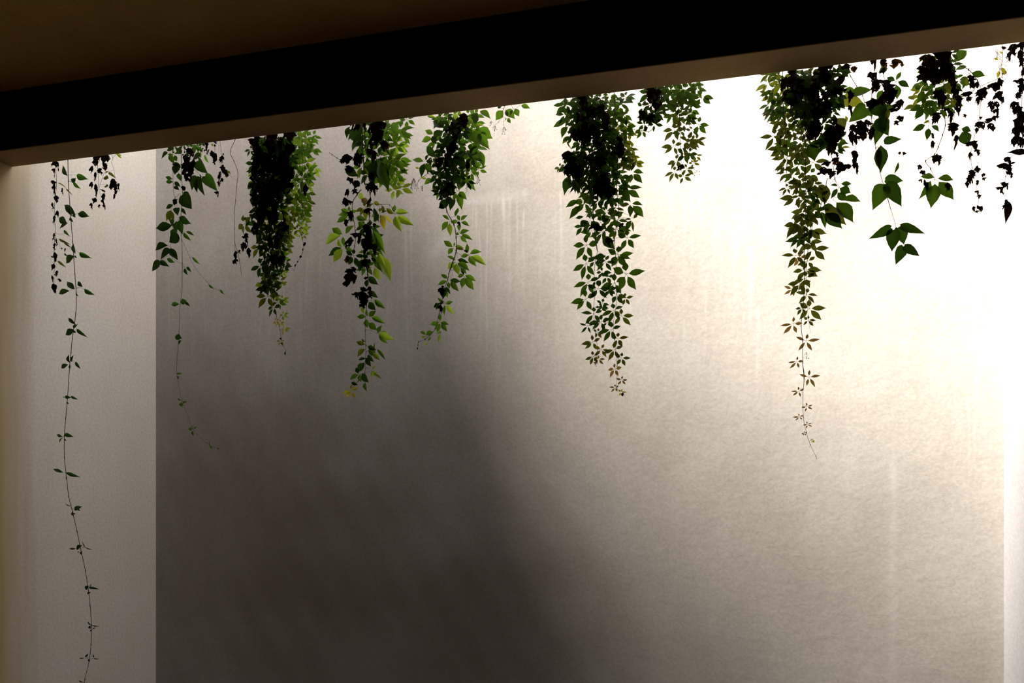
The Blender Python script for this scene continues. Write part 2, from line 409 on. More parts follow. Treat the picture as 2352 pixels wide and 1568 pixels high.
# ------------------------------------------------------------------ vines
class Vine:
    def __init__(self, label, Y, ground_px, group=None, seed=1, category='vine'):
        self.rg = random.Random(seed)
        self.Y = Y
        p = at(*ground_px, Y)
        self.top = Vector((p.x, Y, Z_SOFFIT + 0.05))
        self.root = bpy.data.objects.new('hanging_vine', None)
        COL.objects.link(self.root)
        self.root.location = self.top
        self.root['label'] = label
        self.root['category'] = category
        if group: self.root['group'] = group
        self.V, self.F = [], []
        self.paths = []
        self.fr(0, 0, 1)
        self.count = 0
    cmap = {}
    def fr(self, ox, oy, s):
        self.o = (ox, oy, s)
    def P_(self, x, y, dy=0.0):
        ox, oy, s = self.o
        p = at(ox + x / s, oy + y / s, self.Y + dy)
        return p
    def psz(self, x):
        ox, oy, s = self.o
        return px_size(ox + x / s, self.Y) / s
    def tube(self, pts, r0, r1, sides=5):
        pts = [Vector(p) for p in pts]
        base = len(self.V); n = len(pts)
        for k, p in enumerate(pts):
            d = (pts[min(k + 1, n - 1)] - pts[max(k - 1, 0)])
            if d.length < 1e-6: d = Vector((0, 0, -1))
            d.normalize()
            a = d.cross(Vector((0, 1, 0.01)))
            if a.length < 1e-4: a = Vector((1, 0, 0))
            a.normalize(); b = d.cross(a)
            r = r0 + (r1 - r0) * k / max(1, n - 1)
            for j in range(sides):
                q = 2 * math.pi * j / sides
                self.V.append(p + a * math.cos(q) * r + b * math.sin(q) * r - self.top)
        for k in range(n - 1):
            for j in range(sides):
                a = base + k * sides + j; b = base + k * sides + (j + 1) % sides
                self.F.append((a, b, b + sides, a + sides))
    def stem(self, pts, r=2.6, r_end=None, hang=False, dy=0.0):
        """r in millimetres"""
        P = [self.P_(x, y, dy + self.rg.uniform(-.006, .006)) for x, y in pts]
        # smooth through the given nodes
        Q = []
        for i in range(len(P) - 1):
            p0, p1, p2, p3 = P[max(i - 1, 0)], P[i], P[i + 1], P[min(i + 2, len(P) - 1)]
            for k in range(4):
                t = k / 4
                Q.append(0.5 * ((2 * p1) + (p2 - p0) * t + (2 * p0 - 5 * p1 + 4 * p2 - p3) * t * t + (3 * p1 - p0 - 3 * p2 + p3) * t ** 3))
        Q.append(P[-1])
        if hang:        # over the parapet and down the far face of the beam
            f = P[0]
            up = [Vector((f.x + 0.02, Y_FAR - 0.12, Z_PARAPET + 0.012)), Vector((f.x + 0.01, Y_FAR - 0.02, Z_PARAPET + 0.014)), Vector((f.x, Y_FAR + 0.02, Z_PARAPET - 0.02)),
                  Vector((f.x - 0.01, Y_FAR + 0.03, Z_PARAPET - 0.3)), Vector((f.x, (Y_FAR + 0.03 + f.y) / 2, (Z_PARAPET - .3 + f.z) / 2))]
            Q = up + Q
        self.tube(Q, 0.78 * r / 1000, 0.78 * (r_end if r_end is not None else r * 0.45) / 1000)
        # swollen nodes
        for p in P[1:-1]:
            self.tube([p + Vector((0, 0, r * 0.0022)), p, p - Vector((0, 0, r * 0.0022))], r * 0.0009, r * 0.0009)
        self.paths.append(Q)
    def petiole(self, hub, maxlen=0.16):
        best, bd = None, maxlen
        for Q in self.paths:
            for q in Q:
                d = (q - hub).length
                if d < bd and q.z > hub.z - 0.03:
                    best, bd = q, d
        if best is not None and bd > 0.004:
            mid = (best + hub) / 2 + Vector((0, 0.004, bd * 0.10))
            self.tube([best, mid, hub], 0.0008, 0.0005, 3)
    def put(self, name, me, loc, eul, scale):
        o = bpy.data.objects.new(name, me)
        COL.objects.link(o)
        o.parent = self.root
        o.location = loc - self.top
        o.rotation_euler = eul
        o.scale = scale
        self.count += 1
        return o
    def P(self, x, y, r, side='L', col='g', rot=0.0, narrow=False, dy=None, pet=True):
        rg = self.rg
        if dy is None: dy = rg.uniform(-.05, .07)
        hub = self.P_(x, y, dy)
        if hub.y < Y_FAR + 0.02: hub.y = Y_FAR + 0.02
        col = self.cmap.get(col, col)
        if pet: self.petiole(hub)
        me = palm_mesh(side, rg.randrange(5), col, narrow)
        s = r * self.psz(x) * 1.16
        self.put('leaf', me, hub, (rg.uniform(-.25, .35), math.radians(rot + rg.uniform(-7, 7)), rg.uniform(-.35, .35)), (s, s, s))
    def S(self, x1, y1, x2, y2, w=.45, col='g', heart=False, dy=None, pet=True, name=None):
        rg = self.rg
        if dy is None: dy = rg.uniform(-.04, .06)
        a = self.P_(x1, y1, dy); b = self.P_(x2, y2, dy)
        d = b - a
        L = max(d.length, 0.006)
        ang = math.atan2(d.z, d.x)
        col = self.cmap.get(col, col)
        if pet: self.petiole(a, 0.09)
        me = single_mesh(rg.randrange(6), col, heart)
        e = Matrix.Rotation(-ang, 4, 'Y') @ Matrix.Rotation(rg.uniform(-.35, .35), 4, 'X')
        self.put(name or 'leaf', me, a, e.to_euler(), (L, L, L * w))
    def W(self, x, y, w, h, col='w', dy=None, rot=None):
        rg = self.rg
        if dy is None: dy = rg.uniform(-.05, .05)
        c = self.P_(x, y, dy)
        s = self.psz(x)
        me = dead_mesh(rg.randrange(16), col)
        self.put('withered_leaf', me, c, (rg.uniform(-.2, .2), rg.uniform(-.25, .25) if rot is None else rot, rg.uniform(-.7, .7)), (w * s * 1.12, w * s * 0.8, h * s * 1.10))
    def fill(self, rows, n, size, mix, dy=(-.06, .08), pet=False):
        """scatter leaves inside an outline given as rows (y, x_left, x_right)"""
        rg = self.rg
        ys = [r[0] for r in rows]
        # area weighted rows
        segs = []
        for a, b in zip(rows, rows[1:]):
            segs.append((b[0] - a[0]) * ((a[2] - a[1]) + (b[2] - b[1])) / 2)
        tot = sum(segs)
        pts = []
        for k in range(n):
            best = None
            for tr in range(7):
                q = rg.uniform(0, tot); i = 0
                while q > segs[i] and i < len(segs) - 1:
                    q -= segs[i]; i += 1
                a, b = rows[i], rows[i + 1]
                t = rg.random()
                y = a[0] + (b[0] - a[0]) * t
                xl = a[1] + (b[1] - a[1]) * t; xr = a[2] + (b[2] - a[2]) * t
                x = rg.uniform(xl, xr)
                d = min([(x - u) ** 2 + (y - v) ** 2 for u, v in pts] or [1e9])
                if best is None or d > best[0]:
                    best = (d, x, y, (x - xl) / max(1, xr - xl))
            _, x, y, f = best
            pts.append((x, y))
            c = rg.choice(mix)
            r = rg.uniform(*size)
            D = rg.uniform(*dy)
            if c in 'wb':
                self.W(x, y, r * 1.15, r * 1.5, c, D)
            else:
                self.P(x, y, r, 'L' if f < .5 else 'R', c, rg.uniform(-25, 25), dy=D, pet=pet)
    def berries(self, x, y, w, h, n, dy=0.0):
        rg = self.rg
        V, F = [], []
        c = self.P_(x, y, dy); s = self.psz(x)
        sv, sf = self.V, self.F
        self.V, self.F = [], []
        top = c + Vector((0, 0, h * s * .6))
        for k in range(n):
            p = c + Vector((rg.uniform(-.5, .5) * w * s, rg.uniform(-.3, .3) * w * s, rg.uniform(-.5, .4) * h * s))
            self.tube([top, (top + p) / 2 + Vector((rg.uniform(-.003, .003), 0, 0.002)), p], .0005, .0004, 3)
            r = rg.uniform(.0016, .0030)
            b = len(self.V)
            for q in ((0, 0, r), (r, 0, 0), (0, r, 0), (-r, 0, 0), (0, -r, 0), (0, 0, -r)):
                self.V.append(p + Vector(q) - self.top)
            for t in ((0, 1, 2), (0, 2, 3), (0, 3, 4), (0, 4, 1), (5, 2, 1), (5, 3, 2), (5, 4, 3), (5, 1, 4)):
                self.F.append(tuple(b + i for i in t))
        o = link('berry_cluster', mesh('berry_cluster', self.V, self.F, MATS['s']), self.root)
        o['kind'] = 'stuff'
        self.V, self.F = sv, sf
    def done(self):
        if self.V:
            link('stem', mesh('vine_stem', self.V, self.F, MATS['s'], True), self.root)

GREENS = 'ggo'
# ---- 1: withered strand at the far left
v = Vine('narrow strand of shrivelled black leaves at the far left, beside the long thread-like vine', 3.70, (127, 372), seed=1)
v.fr(80, 340, 4.331)
v.stem([(205, 100), (215, 350), (205, 480), (195, 600), (200, 760), (205, 850), (190, 1000), (195, 1130), (190, 1300), (195, 1410)], 1.8, 1.2, hang=True)
v.stem([(205, 835), (235, 855), (320, 853), (350, 885)], .8, .5)
v.stem([(225, 345), (280, 375), (330, 420), (370, 465)], .8, .4)
v.stem([(235, 900), (240, 940), (260, 990), (280, 1010)], .7, .5)
for w in [(195, 150, 70, 90), (225, 190, 70, 90), (190, 250, 45, 90), (185, 345, 55, 50), (190, 420, 45, 130), (213, 510, 45, 80), (178, 580, 42, 90), (222, 660, 35, 80), (190, 715, 55, 95),
          (188, 885, 32, 85), (217, 940, 35, 90), (195, 985, 38, 80), (205, 1090, 50, 110), (182, 1185, 38, 75), (218, 1250, 45, 65), (177, 1305, 25, 80), (197, 1400, 65, 110),
          (275, 440, 35, 95), (245, 1315, 35, 35), (300, 1015, 30, 40), (265, 1005, 30, 30)]:
    v.W(*w)
for s in [(235, 345, 310, 390, .12, 'o'), (310, 400, 375, 470, .12, 'o'), (240, 900, 350, 960, .14, 'o'), (290, 930, 370, 1000, .14, 'o'), (225, 1120, 315, 1190, .2, 'o'), (160, 1075, 200, 1095, .3, 'o'),
          (290, 815, 350, 880, .3, 'g'), (295, 1040, 325, 1080, .3, 'o')]:
    v.S(*s, pet=False)
v.done()

# ---- 2: the long single strand that runs out of the bottom of the frame
v = Vine('long single green vine with small paired leaves, running down out of the photo', 3.74, (157, 370), seed=2)
v.cmap = {'g': 'm'}
v.fr(0, 0, 1)
v.stem([(155, 350), (156, 368), (157, 416), (161, 478), (167, 555), (172, 629), (175, 672), (174, 720), (166, 778), (163, 810), (160, 841), (155, 915), (151, 960), (148, 1001), (148, 1050), (153, 1098), (158, 1140), (167, 1177),
        (177, 1220), (188, 1272), (196, 1310), (202, 1347), (207, 1390), (210, 1436), (209, 1480), (205, 1516), (195, 1560), (188, 1600), (184, 1660)], 2.9, 2.0, hang=True)
v.fr(80, 340, 4.331)
for s in [(325, 275, 275, 160, .55, 'd'), (415, 270, 530, 315, .42, 'g'), (370, 345, 405, 295, .8, 'd'), (380, 340, 460, 410, .35, 'g'), (405, 665, 290, 555, .4, 'd'), (430, 650, 545, 685, .45, 'd'),
          (345, 600, 365, 680, .7, 'd'), (405, 690, 375, 630, .6, 'd'), (350, 690, 378, 740, .5, 'd'), (325, 745, 235, 800, .6, 'd'), (245, 690, 325, 760, .6, 'd'), (405, 1050, 375, 935, .4, 'g'),
          (440, 1040, 555, 1095, .32, 'g'), (395, 1075, 300, 1145, .65, 'd'), (395, 1070, 420, 1095, .5, 'd'), (395, 1405, 318, 1320, .42, 'd'), (475, 1380, 420, 1318, .5, 'd'),
          (345, 1420, 232, 1448, .40, 'd'), (490, 1400, 595, 1465, .3, 'g'), (410, 1440, 435, 1475, .5, 'd')]:
    v.S(*s)
v.fr(0, 300, 2.613)
for s in [(455, 1165, 405, 1120, .3, 'd'), (443, 1192, 388, 1225, .55, 'd'), (460, 1190, 525, 1240, .25, 'g'), (440, 1185, 465, 1160, .5, 'd'), (440, 1200, 455, 1215, .6, 'd')]:
    v.S(*s)
v.fr(80, 800, 3.92)
for s in [(315, 130, 300, 50, .45, 'd'), (335, 125, 345, 55, .55, 'd'), (300, 145, 230, 180, .45, 'd'), (365, 120, 412, 185, .35, 'g'), (320, 150, 315, 190, .6, 'd'), (270, 430, 325, 445, .45, 'g'), (325, 430, 390, 460, .3, 'g'),
          (275, 440, 245, 432, .3, 'd'), (285, 480, 308, 500, .6, 'd'), (250, 795, 195, 770, .38, 'g'), (270, 770, 350, 795, .40, 'g'), (255, 800, 212, 850, .10, 'o'), (265, 815, 288, 830, .6, 'd'), (255, 1118, 162, 1080, .25, 'g'),
          (280, 1118, 410, 1160, .22, 'g'), (285, 1155, 290, 1188, .7, 'd'), (330, 1420, 262, 1395, .12, 'g'), (355, 1450, 422, 1425, .55, 'g'), (385, 1440, 410, 1465, .4, 'g'), (345, 1485, 368, 1490, .5, 'd'), (335, 1470, 350, 1510, .6, 'd')]:
    v.S(*s)
v.fr(80, 1160, 3.843)
for s in [(367, 385, 415, 352, .75, 'd'), (365, 383, 300, 380, .18, 'g'), (445, 370, 515, 395, .2, 'g'), (450, 375, 412, 312, .14, 'g'), (408, 405, 418, 440, .8, 'd'), (395, 412, 372, 415, .3, 'd'), (448, 745, 470, 705, .75, 'd'),
          (475, 725, 567, 740, .2, 'g'), (490, 725, 500, 690, .25, 'g'), (462, 780, 495, 768, .5, 'd'), (478, 1065, 492, 1090, .8, 'd'), (502, 1060, 572, 1068, .15, 'g'), (500, 1060, 462, 1025, .18, 'g'), (510, 1090, 540, 1078, .25, 'g'),
          (485, 1112, 508, 1100, .5, 'd'), (445, 1340, 475, 1308, .35, 'd'), (440, 1348, 390, 1350, .14, 'g'), (525, 1345, 515, 1310, .3, 'd'), (522, 1350, 570, 1358, .15, 'g'), (478, 1355, 480, 1385, .6, 'd'), (430, 1560, 385, 1545, .2, 'g')]:
    v.S(*s)
v.done()

# ---- 3: withered tuft
v = Vine('short tuft of withered black leaves hanging between the long thread-like vine and wall corner', 3.68, (235, 360), seed=3)
v.fr(80, 340, 4.331)
v.stem([(630, 40), (625, 200), (635, 360), (610, 480), (570, 560)], 1.7, 1.0, hang=True)
v.stem([(745, 40), (775, 95), (765, 150), (785, 200), (795, 270), (805, 300)], 1.2, .8)
v.stem([(690, 60), (700, 200), (640, 410), (690, 520)], 1.1, .6)
for w in [(610, 130, 65, 120), (640, 90, 60, 90), (700, 110, 90, 120), (560, 220, 50, 90), (600, 290, 50, 120), (560, 375, 50, 80), (610, 430, 60, 150), (595, 525, 50, 60), (560, 580, 38, 65), (680, 520, 55, 140), (640, 580, 50, 40),
          (785, 380, 95, 150), (800, 440, 70, 110), (830, 390, 50, 80), (700, 190, 60, 90), (650, 235, 70, 70), (675, 425, 50, 25), (690, 590, 30, 50), (790, 490, 30, 60)]:
    v.W(*w)
for s in [(735, 300, 680, 290, .8, 'o'), (735, 375, 688, 385, .8, 'o'), (700, 250, 735, 232, .5, 'o'), (745, 240, 800, 300, .3, 'o'), (740, 235, 748, 275, .4, 'o'), (820, 60, 868, 105, .3, 'y'), (810, 60, 870, 75, .25, 'y')]:
    v.S(*s)
v.done()

# ---- 4: green vine with heart-shaped leaves over the wall corner
v = Vine('green vine of heart-shaped leaves with thin trailing tip, hanging over the vertical wall corner', 3.74, (420, 335), seed=4)
v.cmap = {'g': 'm', 'y': 'g'}
v.fr(330, 310, 4)
v.stem([(340, 20), (345, 200), (350, 400), (358, 550), (345, 700), (340, 850), (350, 960), (355, 1180), (352, 1440)], 2.3, 1.5, hang=True)
v.stem([(262, 80), (268, 250), (272, 480), (288, 570), (330, 540)], 1.5, 1.0)
v.stem([(350, 960), (400, 1070), (450, 1180), (520, 1280), (600, 1370), (660, 1410), (740, 1465)], 1.0, .5)
v.stem([(375, 70), (378, 160), (420, 250), (520, 370), (570, 400)], 1.6, 1.0)
v.stem([(265, 850), (250, 1000), (250, 1100), (300, 1160), (352, 1180)], 1.0, .7)
v.fr(340, 600, 3.409)
v.stem([(268, 0), (265, 240), (252, 340), (240, 600), (225, 800), (225, 890)], 1.6, 1.2)
v.stem([(225, 890), (245, 1000), (270, 1100), (320, 1230), (350, 1310), (430, 1400), (500, 1450)], 1.0, .5)
v.fr(330, 310, 4)
for w in [(425, 165, 70, 110), (375, 205, 40, 60), (410, 330, 120, 170), (380, 290, 70, 90), (400, 235, 70, 90), (405, 400, 80, 100), (365, 490, 45, 50), (290, 620, 60, 80), (300, 300, 70, 90), (455, 280, 80, 110)]:
    v.W(*w, 'w', -.02)
for s in [(220, 165, 165, 222, .75, 'd', 1), (268, 115, 212, 148, .8, 'd', 1), (345, 135, 300, 175, .95, 'd', 1), (320, 120, 350, 175, .9, 'd', 1), (280, 195, 305, 240, .9, 'g'), (245, 170, 285, 272, .5, 'y'),
          (515, 180, 445, 240, .9, 'd', 1), (505, 235, 590, 358, .78, 'd', 1), (330, 270, 275, 330, .95, 'd', 1), (300, 285, 290, 370, .8, 'd', 1), (520, 385, 570, 575, .50, 'd', 1), (565, 378, 680, 518, .52, 'g', 1),
          (490, 385, 430, 505, .7, 'd', 1), (490, 400, 490, 540, .5, 'd'), (472, 95, 465, 172, .45, 'y'), (510, 160, 528, 208, .8, 'y'), (560, 180, 598, 264, .4, 'y'), (265, 405, 198, 380, .4, 'g'), (270, 430, 200, 430, .45, 'g'),
          (285, 430, 338, 475, .5, 'd'), (280, 470, 325, 510, .6, 'd'), (320, 350, 338, 425, .6, 'g'), (360, 550, 460, 692, .72, 'd', 1), (345, 670, 392, 736, .35, 'd'), (270, 640, 200, 675, .5, 'd'), (310, 670, 312, 745, 1.0, 'd', 1),
          (255, 690, 200, 795, .5, 'o'), (255, 690, 235, 800, .45, 'o'), (260, 700, 275, 790, .45, 'o'), (262, 830, 105, 852, .46, 'd'), (325, 755, 435, 822, .5, 'd'), (330, 780, 345, 912, .55, 'g'), (270, 760, 265, 850, .8, 'd'),
          (300, 790, 300, 910, .6, 'd'), (245, 880, 305, 915, .8, 'g'), (325, 930, 225, 980, .85, 'd', 1), (222, 1015, 90, 1045, .5, 'd'), (248, 1065, 152, 1142, .75, 'd', 1), (245, 1040, 312, 1148, .48, 'd'),
          (150, 1165, 75, 1255, .75, 'd', 1), (150, 1155, 228, 1210, .5, 'd'), (215, 1135, 288, 1175, .42, 'g'), (365, 895, 434, 975, .3, 'y'), (392, 885, 468, 928, .32, 'y'), (375, 1225, 405, 1288, .45, 'g'), (395, 1210, 440, 1258, .42, 'g'),
          (445, 1120, 520, 1195, .22, 'y'), (595, 1375, 650, 1418, .25, 'y'), (700, 1420, 742, 1467, .3, 'y'), (480, 110, 545, 150, .4, 'g'), (520, 130, 480, 100, .5, 'y'), (420, 90, 460, 110, .5, 'g')]:
    a = s[:6]; v.S(*a, heart=len(s) > 6)
v.fr(340, 600, 3.409)
for s in [(245, 335, 175, 342, .42, 'g'), (255, 325, 305, 308, .8, 'g'), (290, 315, 328, 352, .4, 'g'), (212, 585, 265, 605, .75, 'g'), (240, 645, 262, 615, .8, 'g'), (225, 880, 268, 876, .35, 'y'), (232, 895, 240, 925, .4, 'g'), (258, 1090, 228, 1070, .3, 'y'),
          (270, 1110, 305, 1098, .5, 'y'), (260, 1105, 262, 1142, .9, 'y'), (350, 1308, 312, 1312, .6, 'y'), (350, 1325, 355, 1368, .5, 'y'), (362, 1310, 382, 1295, .6, 'y'), (480, 1440, 512, 1470, .4, 'y'), (490, 1445, 475, 1400, .2, 'y'), (540, 1468, 560, 1464, .6, 'y')]:
    v.S(*s)
v.fr(330, 310, 4)
v.fill([(70, 210, 540), (130, 230, 530), (200, 260, 430)], 9, (40, 60), 'dg', (.0, .08))
v.done()

# ---- 5: withered twigs
v = Vine('short withered brown twigs between the heart-leaved corner vine and the bare wiry stem', 3.68, (490, 328), seed=5)
v.fr(330, 310, 4)
v.stem([(560, 30), (575, 120), (600, 190)], 1.2, .8)
v.stem([(655, 30), (655, 130), (640, 230), (665, 280)], 1.2, .7)
v.stem([(700, 30), (712, 150), (728, 250), (710, 400), (690, 480)], 1.5, .8, hang=True)
v.stem([(680, 230), (740, 330), (785, 360)], .7, .5)
v.stem([(785, 360), (830, 405), (860, 410)], .5, .4)
for w in [(577, 110, 60, 130), (590, 160, 40, 60, 'w'), (640, 200, 60, 110), (650, 250, 45, 60), (660, 70, 50, 40), (715, 225, 45, 80), (732, 180, 25, 30), (725, 320, 70, 100), (755, 350, 55, 70, 'b'), (695, 390, 60, 110), (690, 450, 45, 60, 'b'), (675, 545, 45, 60), (655, 100, 30, 25), (720, 420, 40, 50), (770, 375, 30, 40, 'b')]:
    v.W(*w)
for s in [(770, 330, 800, 360, .5, 'y'), (620, 80, 645, 105, .5, 'y')]:
    v.S(*s)
v.done()

# ---- 6: bare stem
v = Vine('bare wiry dark stem, kinked near its top, beside the broad black-hearted vine', 3.70, (541, 320), seed=6)
v.fr(330, 310, 4)
v.stem([(850, 15), (838, 50), (795, 155), (830, 240), (865, 345), (855, 470), (845, 600), (832, 720), (836, 860), (838, 985), (862, 1075), (880, 1150), (900, 1285)], 2.0, 1.4, hang=True)
v.stem([(838, 985), (840, 1060), (845, 1100)], 1.0, .8)
for w in [(845, 1110, 60, 90), (840, 1165, 70, 60), (880, 1075, 40, 40)]:
    v.W(*w)
v.done()

# ---- 7: broad dense vine
v = Vine('broad dense vine, black on its left half, green on its right, with yellow tip', 3.76, (640, 310), seed=7)
v.fr(520, 290, 4)
v.stem([(450, 30), (440, 400), (420, 700), (400, 1000), (385, 1300), (420, 1500)], 3.2, 2.0, hang=True, dy=-.04)
v.stem([(360, 60), (330, 300), (320, 600), (330, 900), (300, 1110)], 2.6, 1.4, dy=-.05)
v.stem([(590, 40), (600, 300), (560, 600), (520, 900), (480, 1200), (470, 1400)], 2.4, 1.2)
v.stem([(660, 40), (700, 300), (690, 600), (700, 800), (680, 950), (710, 1090), (700, 1160), (680, 1200), (640, 1270), (620, 1330)], 1.6, 1.0)
v.fr(560, 600, 6.759)
v.stem([(400, 200), (430, 300), (465, 600), (505, 850), (560, 1060), (600, 1270), (655, 1390), (640, 1430)], 1.6, .9)
v.stem([(700, 60), (770, 130)], .6, .5)
v.fr(520, 290, 4)
left = [(90, 300, 590), (150, 250, 610), (200, 240, 610), (260, 290, 610), (310, 260, 620), (400, 235, 600), (500, 245, 590), (600, 240, 560), (700, 245, 520), (780, 255, 500)]
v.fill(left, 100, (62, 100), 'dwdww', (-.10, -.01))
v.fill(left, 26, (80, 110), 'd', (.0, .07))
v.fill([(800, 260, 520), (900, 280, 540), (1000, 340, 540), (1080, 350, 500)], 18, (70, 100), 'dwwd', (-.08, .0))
v.fill([(1080, 340, 500), (1200, 350, 520), (1290, 350, 500), (1400, 350, 440), (1510, 350, 430)], 22, (60, 90), 'dddw', (-.08, .0))
v.fill([(50, 590, 790), (120, 590, 800), (200, 600, 810), (300, 610, 800), (400, 640, 810), (500, 570, 760), (600, 560, 740), (700, 560, 750)], 34, (80, 115), 'ggyg', (-.04, .08))
v.fill([(700, 500, 740), (800, 520, 740), (900, 500, 740), (1000, 470, 700)], 22, (65, 95), 'oygo', (-.04, .08))
v.fill([(1000, 430, 600), (1100, 440, 600), (1200, 440, 560), (1300, 440, 540)], 14, (60, 85), 'ogd', (-.03, .06))
v.fill([(780, 520, 600), (860, 250, 560), (1000, 330, 560), (1100, 300, 500)], 12, (80, 100), 'do', (.0, .08))
for p in [(165, 895, 112, 'L', 'o'), (335, 985, 100, 'L', 'd'), (304, 1110, 105, 'L', 'o'), (318, 1278, 105, 'L', 'd'), (345, 1440, 97, 'L', 'o'), (700, 820, 72, 'R', 'y'), (735, 935, 62, 'R', 'y'), (735, 105, 115, 'R', 'g'), (745, 190, 100, 'R', 'g', -20),
          (755, 395, 110, 'R', 'g'), (660, 620, 85, 'R', 'g'), (735, 690, 75, 'R', 'g'), (545, 1100, 92, 'R', 'o'), (700, 480, 100, 'R', 'g', -30), (690, 230, 110, 'R', 'g', -20), (545, 1020, 70, 'R', 'o', -30), (710, 1000, 55, 'R', 'y', -20),
          (225, 215, 60, 'L', 'd'), (720, 880, 60, 'R', 'y'), (520, 1340, 60, 'R', 'y'), (490, 1420, 70, 'R', 'o', -30), (225, 850, 90, 'L', 'd')]:
    v.P(*p)
for s in [(268, 505, 198, 578, .6, 'g'), (250, 438, 192, 458, .5, 'y'), (300, 120, 258, 125, .6, 'g'), (250, 640, 240, 742, .5, 'd'), (430, 1330, 440, 1440, .5, 'g')]:
    v.S(*s, name='leaflet')
for w in [(270, 200, 90, 130), (290, 320, 80, 110), (250, 400, 70, 90), (180, 1040, 90, 110), (160, 1110, 60, 90), (205, 1165, 38, 95), (725, 590, 52, 115), (718, 1085, 25, 48), (703, 1133, 22, 24), (682, 1200, 26, 30), (655, 1245, 22, 18), (632, 1280, 24, 28), (510, 1240, 80, 100), (440, 1230, 110, 120),
          (265, 940, 90, 110), (320, 880, 90, 110), (430, 880, 80, 150)]:
    v.W(*w, 'w', -.06)
v.fr(560, 600, 6.759)
for p in [(370, 545, 195, 'L', 'o'), (465, 720, 145, 'L', 'd'), (600, 590, 120, 'R', 'y', -20), (615, 830, 105, 'R', 'y', -25), (630, 1060, 105, 'R', 'l', -30), (580, 1240, 75, 'L', 'l'), (505, 930, 85, 'L', 'l'), (560, 950, 80, 'R', 'l', -20), (600, 350, 95, 'R', 'y', -30),
          (600, 170, 95, 'R', 'y', -20), (470, 530, 100, 'R', 'o', -10), (530, 640, 120, 'R', 'g', -40), (480, 330, 100, 'R', 'g')]:
    v.P(*p)
v.W(640, 1435, 36, 55); v.W(590, 1290, 30, 50); v.W(570, 1200, 35, 35, 'b')
v.fill([(330, 330, 470), (480, 330, 480)], 5, (120, 160), 'd', (-.06, 0))
v.done()

# ---- 8
v = Vine('vine with large bright green leaves hanging around strings of black withered leaves', 3.76, (865, 285), seed=8)
v.fr(720, 270, 4)
v.stem([(450, 0), (450, 200), (460, 400), (470, 600), (520, 700), (515, 900), (500, 1100), (495, 1400), (500, 1500)], 3.6, 2.2, hang=True, dy=-.05)
v.stem([(440, 660), (400, 710), (360, 780), (360, 880), (385, 1040), (380, 1180), (345, 1280), (345, 1390)], 3.0, 1.4, dy=-.05)
v.stem([(145, 322), (170, 340), (215, 370), (260, 395), (310, 400)], 1.8, 1.4)
v.stem([(530, 790), (620, 797), (700, 802), (745, 885)], 1.8, 1.0)
v.stem([(640, 0), (640, 300), (720, 560), (790, 650)], 1.8, 1.0, hang=True)
v.stem([(380, 920), (450, 990), (500, 1060)], 1.4, 1.0, dy=-.04)
v.stem([(410, 200), (385, 280), (320, 345)], .8, .5)
v.stem([(520, 1330), (555, 1360)], .8, .5)
v.fr(740, 560, 4)
v.stem([(415, 240), (425, 350), (405, 600), (395, 800), (400, 930), (392, 1190), (330, 1260), (285, 1320)], 2.2, 1.2)
v.stem([(395, 790), (450, 795), (500, 820)], 1.2, .8)
v.fr(720, 270, 4)
for w in [(310, 385, 110, 90), (270, 400, 60, 60), (395, 390, 90, 140), (330, 480, 90, 80), (335, 580, 60, 70), (395, 620, 90, 90), (380, 680, 70, 60), (310, 700, 65, 90), (310, 790, 90, 90), (290, 770, 50, 70), (520, 640, 100, 110), (565, 670, 60, 120), (510, 780, 60, 90), (335, 910, 70, 120), (300, 970, 60, 80),
          (400, 1110, 110, 100), (325, 1150, 80, 110), (500, 1070, 90, 180), (490, 1180, 110, 180), (480, 1350, 90, 110), (555, 1210, 60, 110), (335, 1430, 110, 100), (320, 1490, 110, 110), (365, 1480, 70, 100), (300, 1530, 60, 60), (370, 1400, 60, 60),
          (580, 100, 150, 120), (530, 110, 90, 110), (560, 210, 120, 140), (650, 260, 80, 100), (400, 100, 80, 90), (350, 80, 60, 100), (470, 80, 60, 80), (600, 60, 120, 90), (430, 400, 60, 160), (530, 350, 110, 110), (560, 990, 40, 40), (500, 860, 90, 60), (530, 540, 70, 80), (600, 160, 100, 120)]:
    v.W(*w, 'w', v.rg.uniform(-.09, -.02))
v.W(320, 1310, 65, 90, 'b'); v.W(680, 270, 50, 70, 'b')
v.fill([(60, 330, 640), (150, 360, 640), (250, 440, 650), (350, 440, 620), (450, 450, 640), (560, 500, 600)], 22, (80, 120), 'dg', (.0, .07))
v.fill([(1000, 440, 560), (1200, 430, 580), (1380, 430, 540)], 10, (70, 100), 'dg', (-.02, .06))
v.fill([(60, 640, 800), (150, 650, 830), (300, 640, 780), (450, 640, 780), (600, 640, 760)], 16, (85, 125), 'gyg', (-.02, .08))
for p in [(705, 110, 125, 'R', 'g', -20), (795, 110, 130, 'R', 'g', -10), (760, 265, 82, 'R', 'g'), (720, 395, 145, 'R', 'g', -20), (740, 440, 130, 'R', 'g', -30), (770, 520, 112, 'R', 'g', -10), (800, 650, 105, 'R', 'y', -20), (740, 660, 90, 'R', 'y', -30),
          (370, 1270, 100, 'R', 'd'), (330, 880, 90, 'L', 'g'), (860, 20, 90, 'R', 'g', -30), (470, 830, 90, 'L', 'o'), (610, 880, 85, 'L', 'o')]:
    v.P(*p)
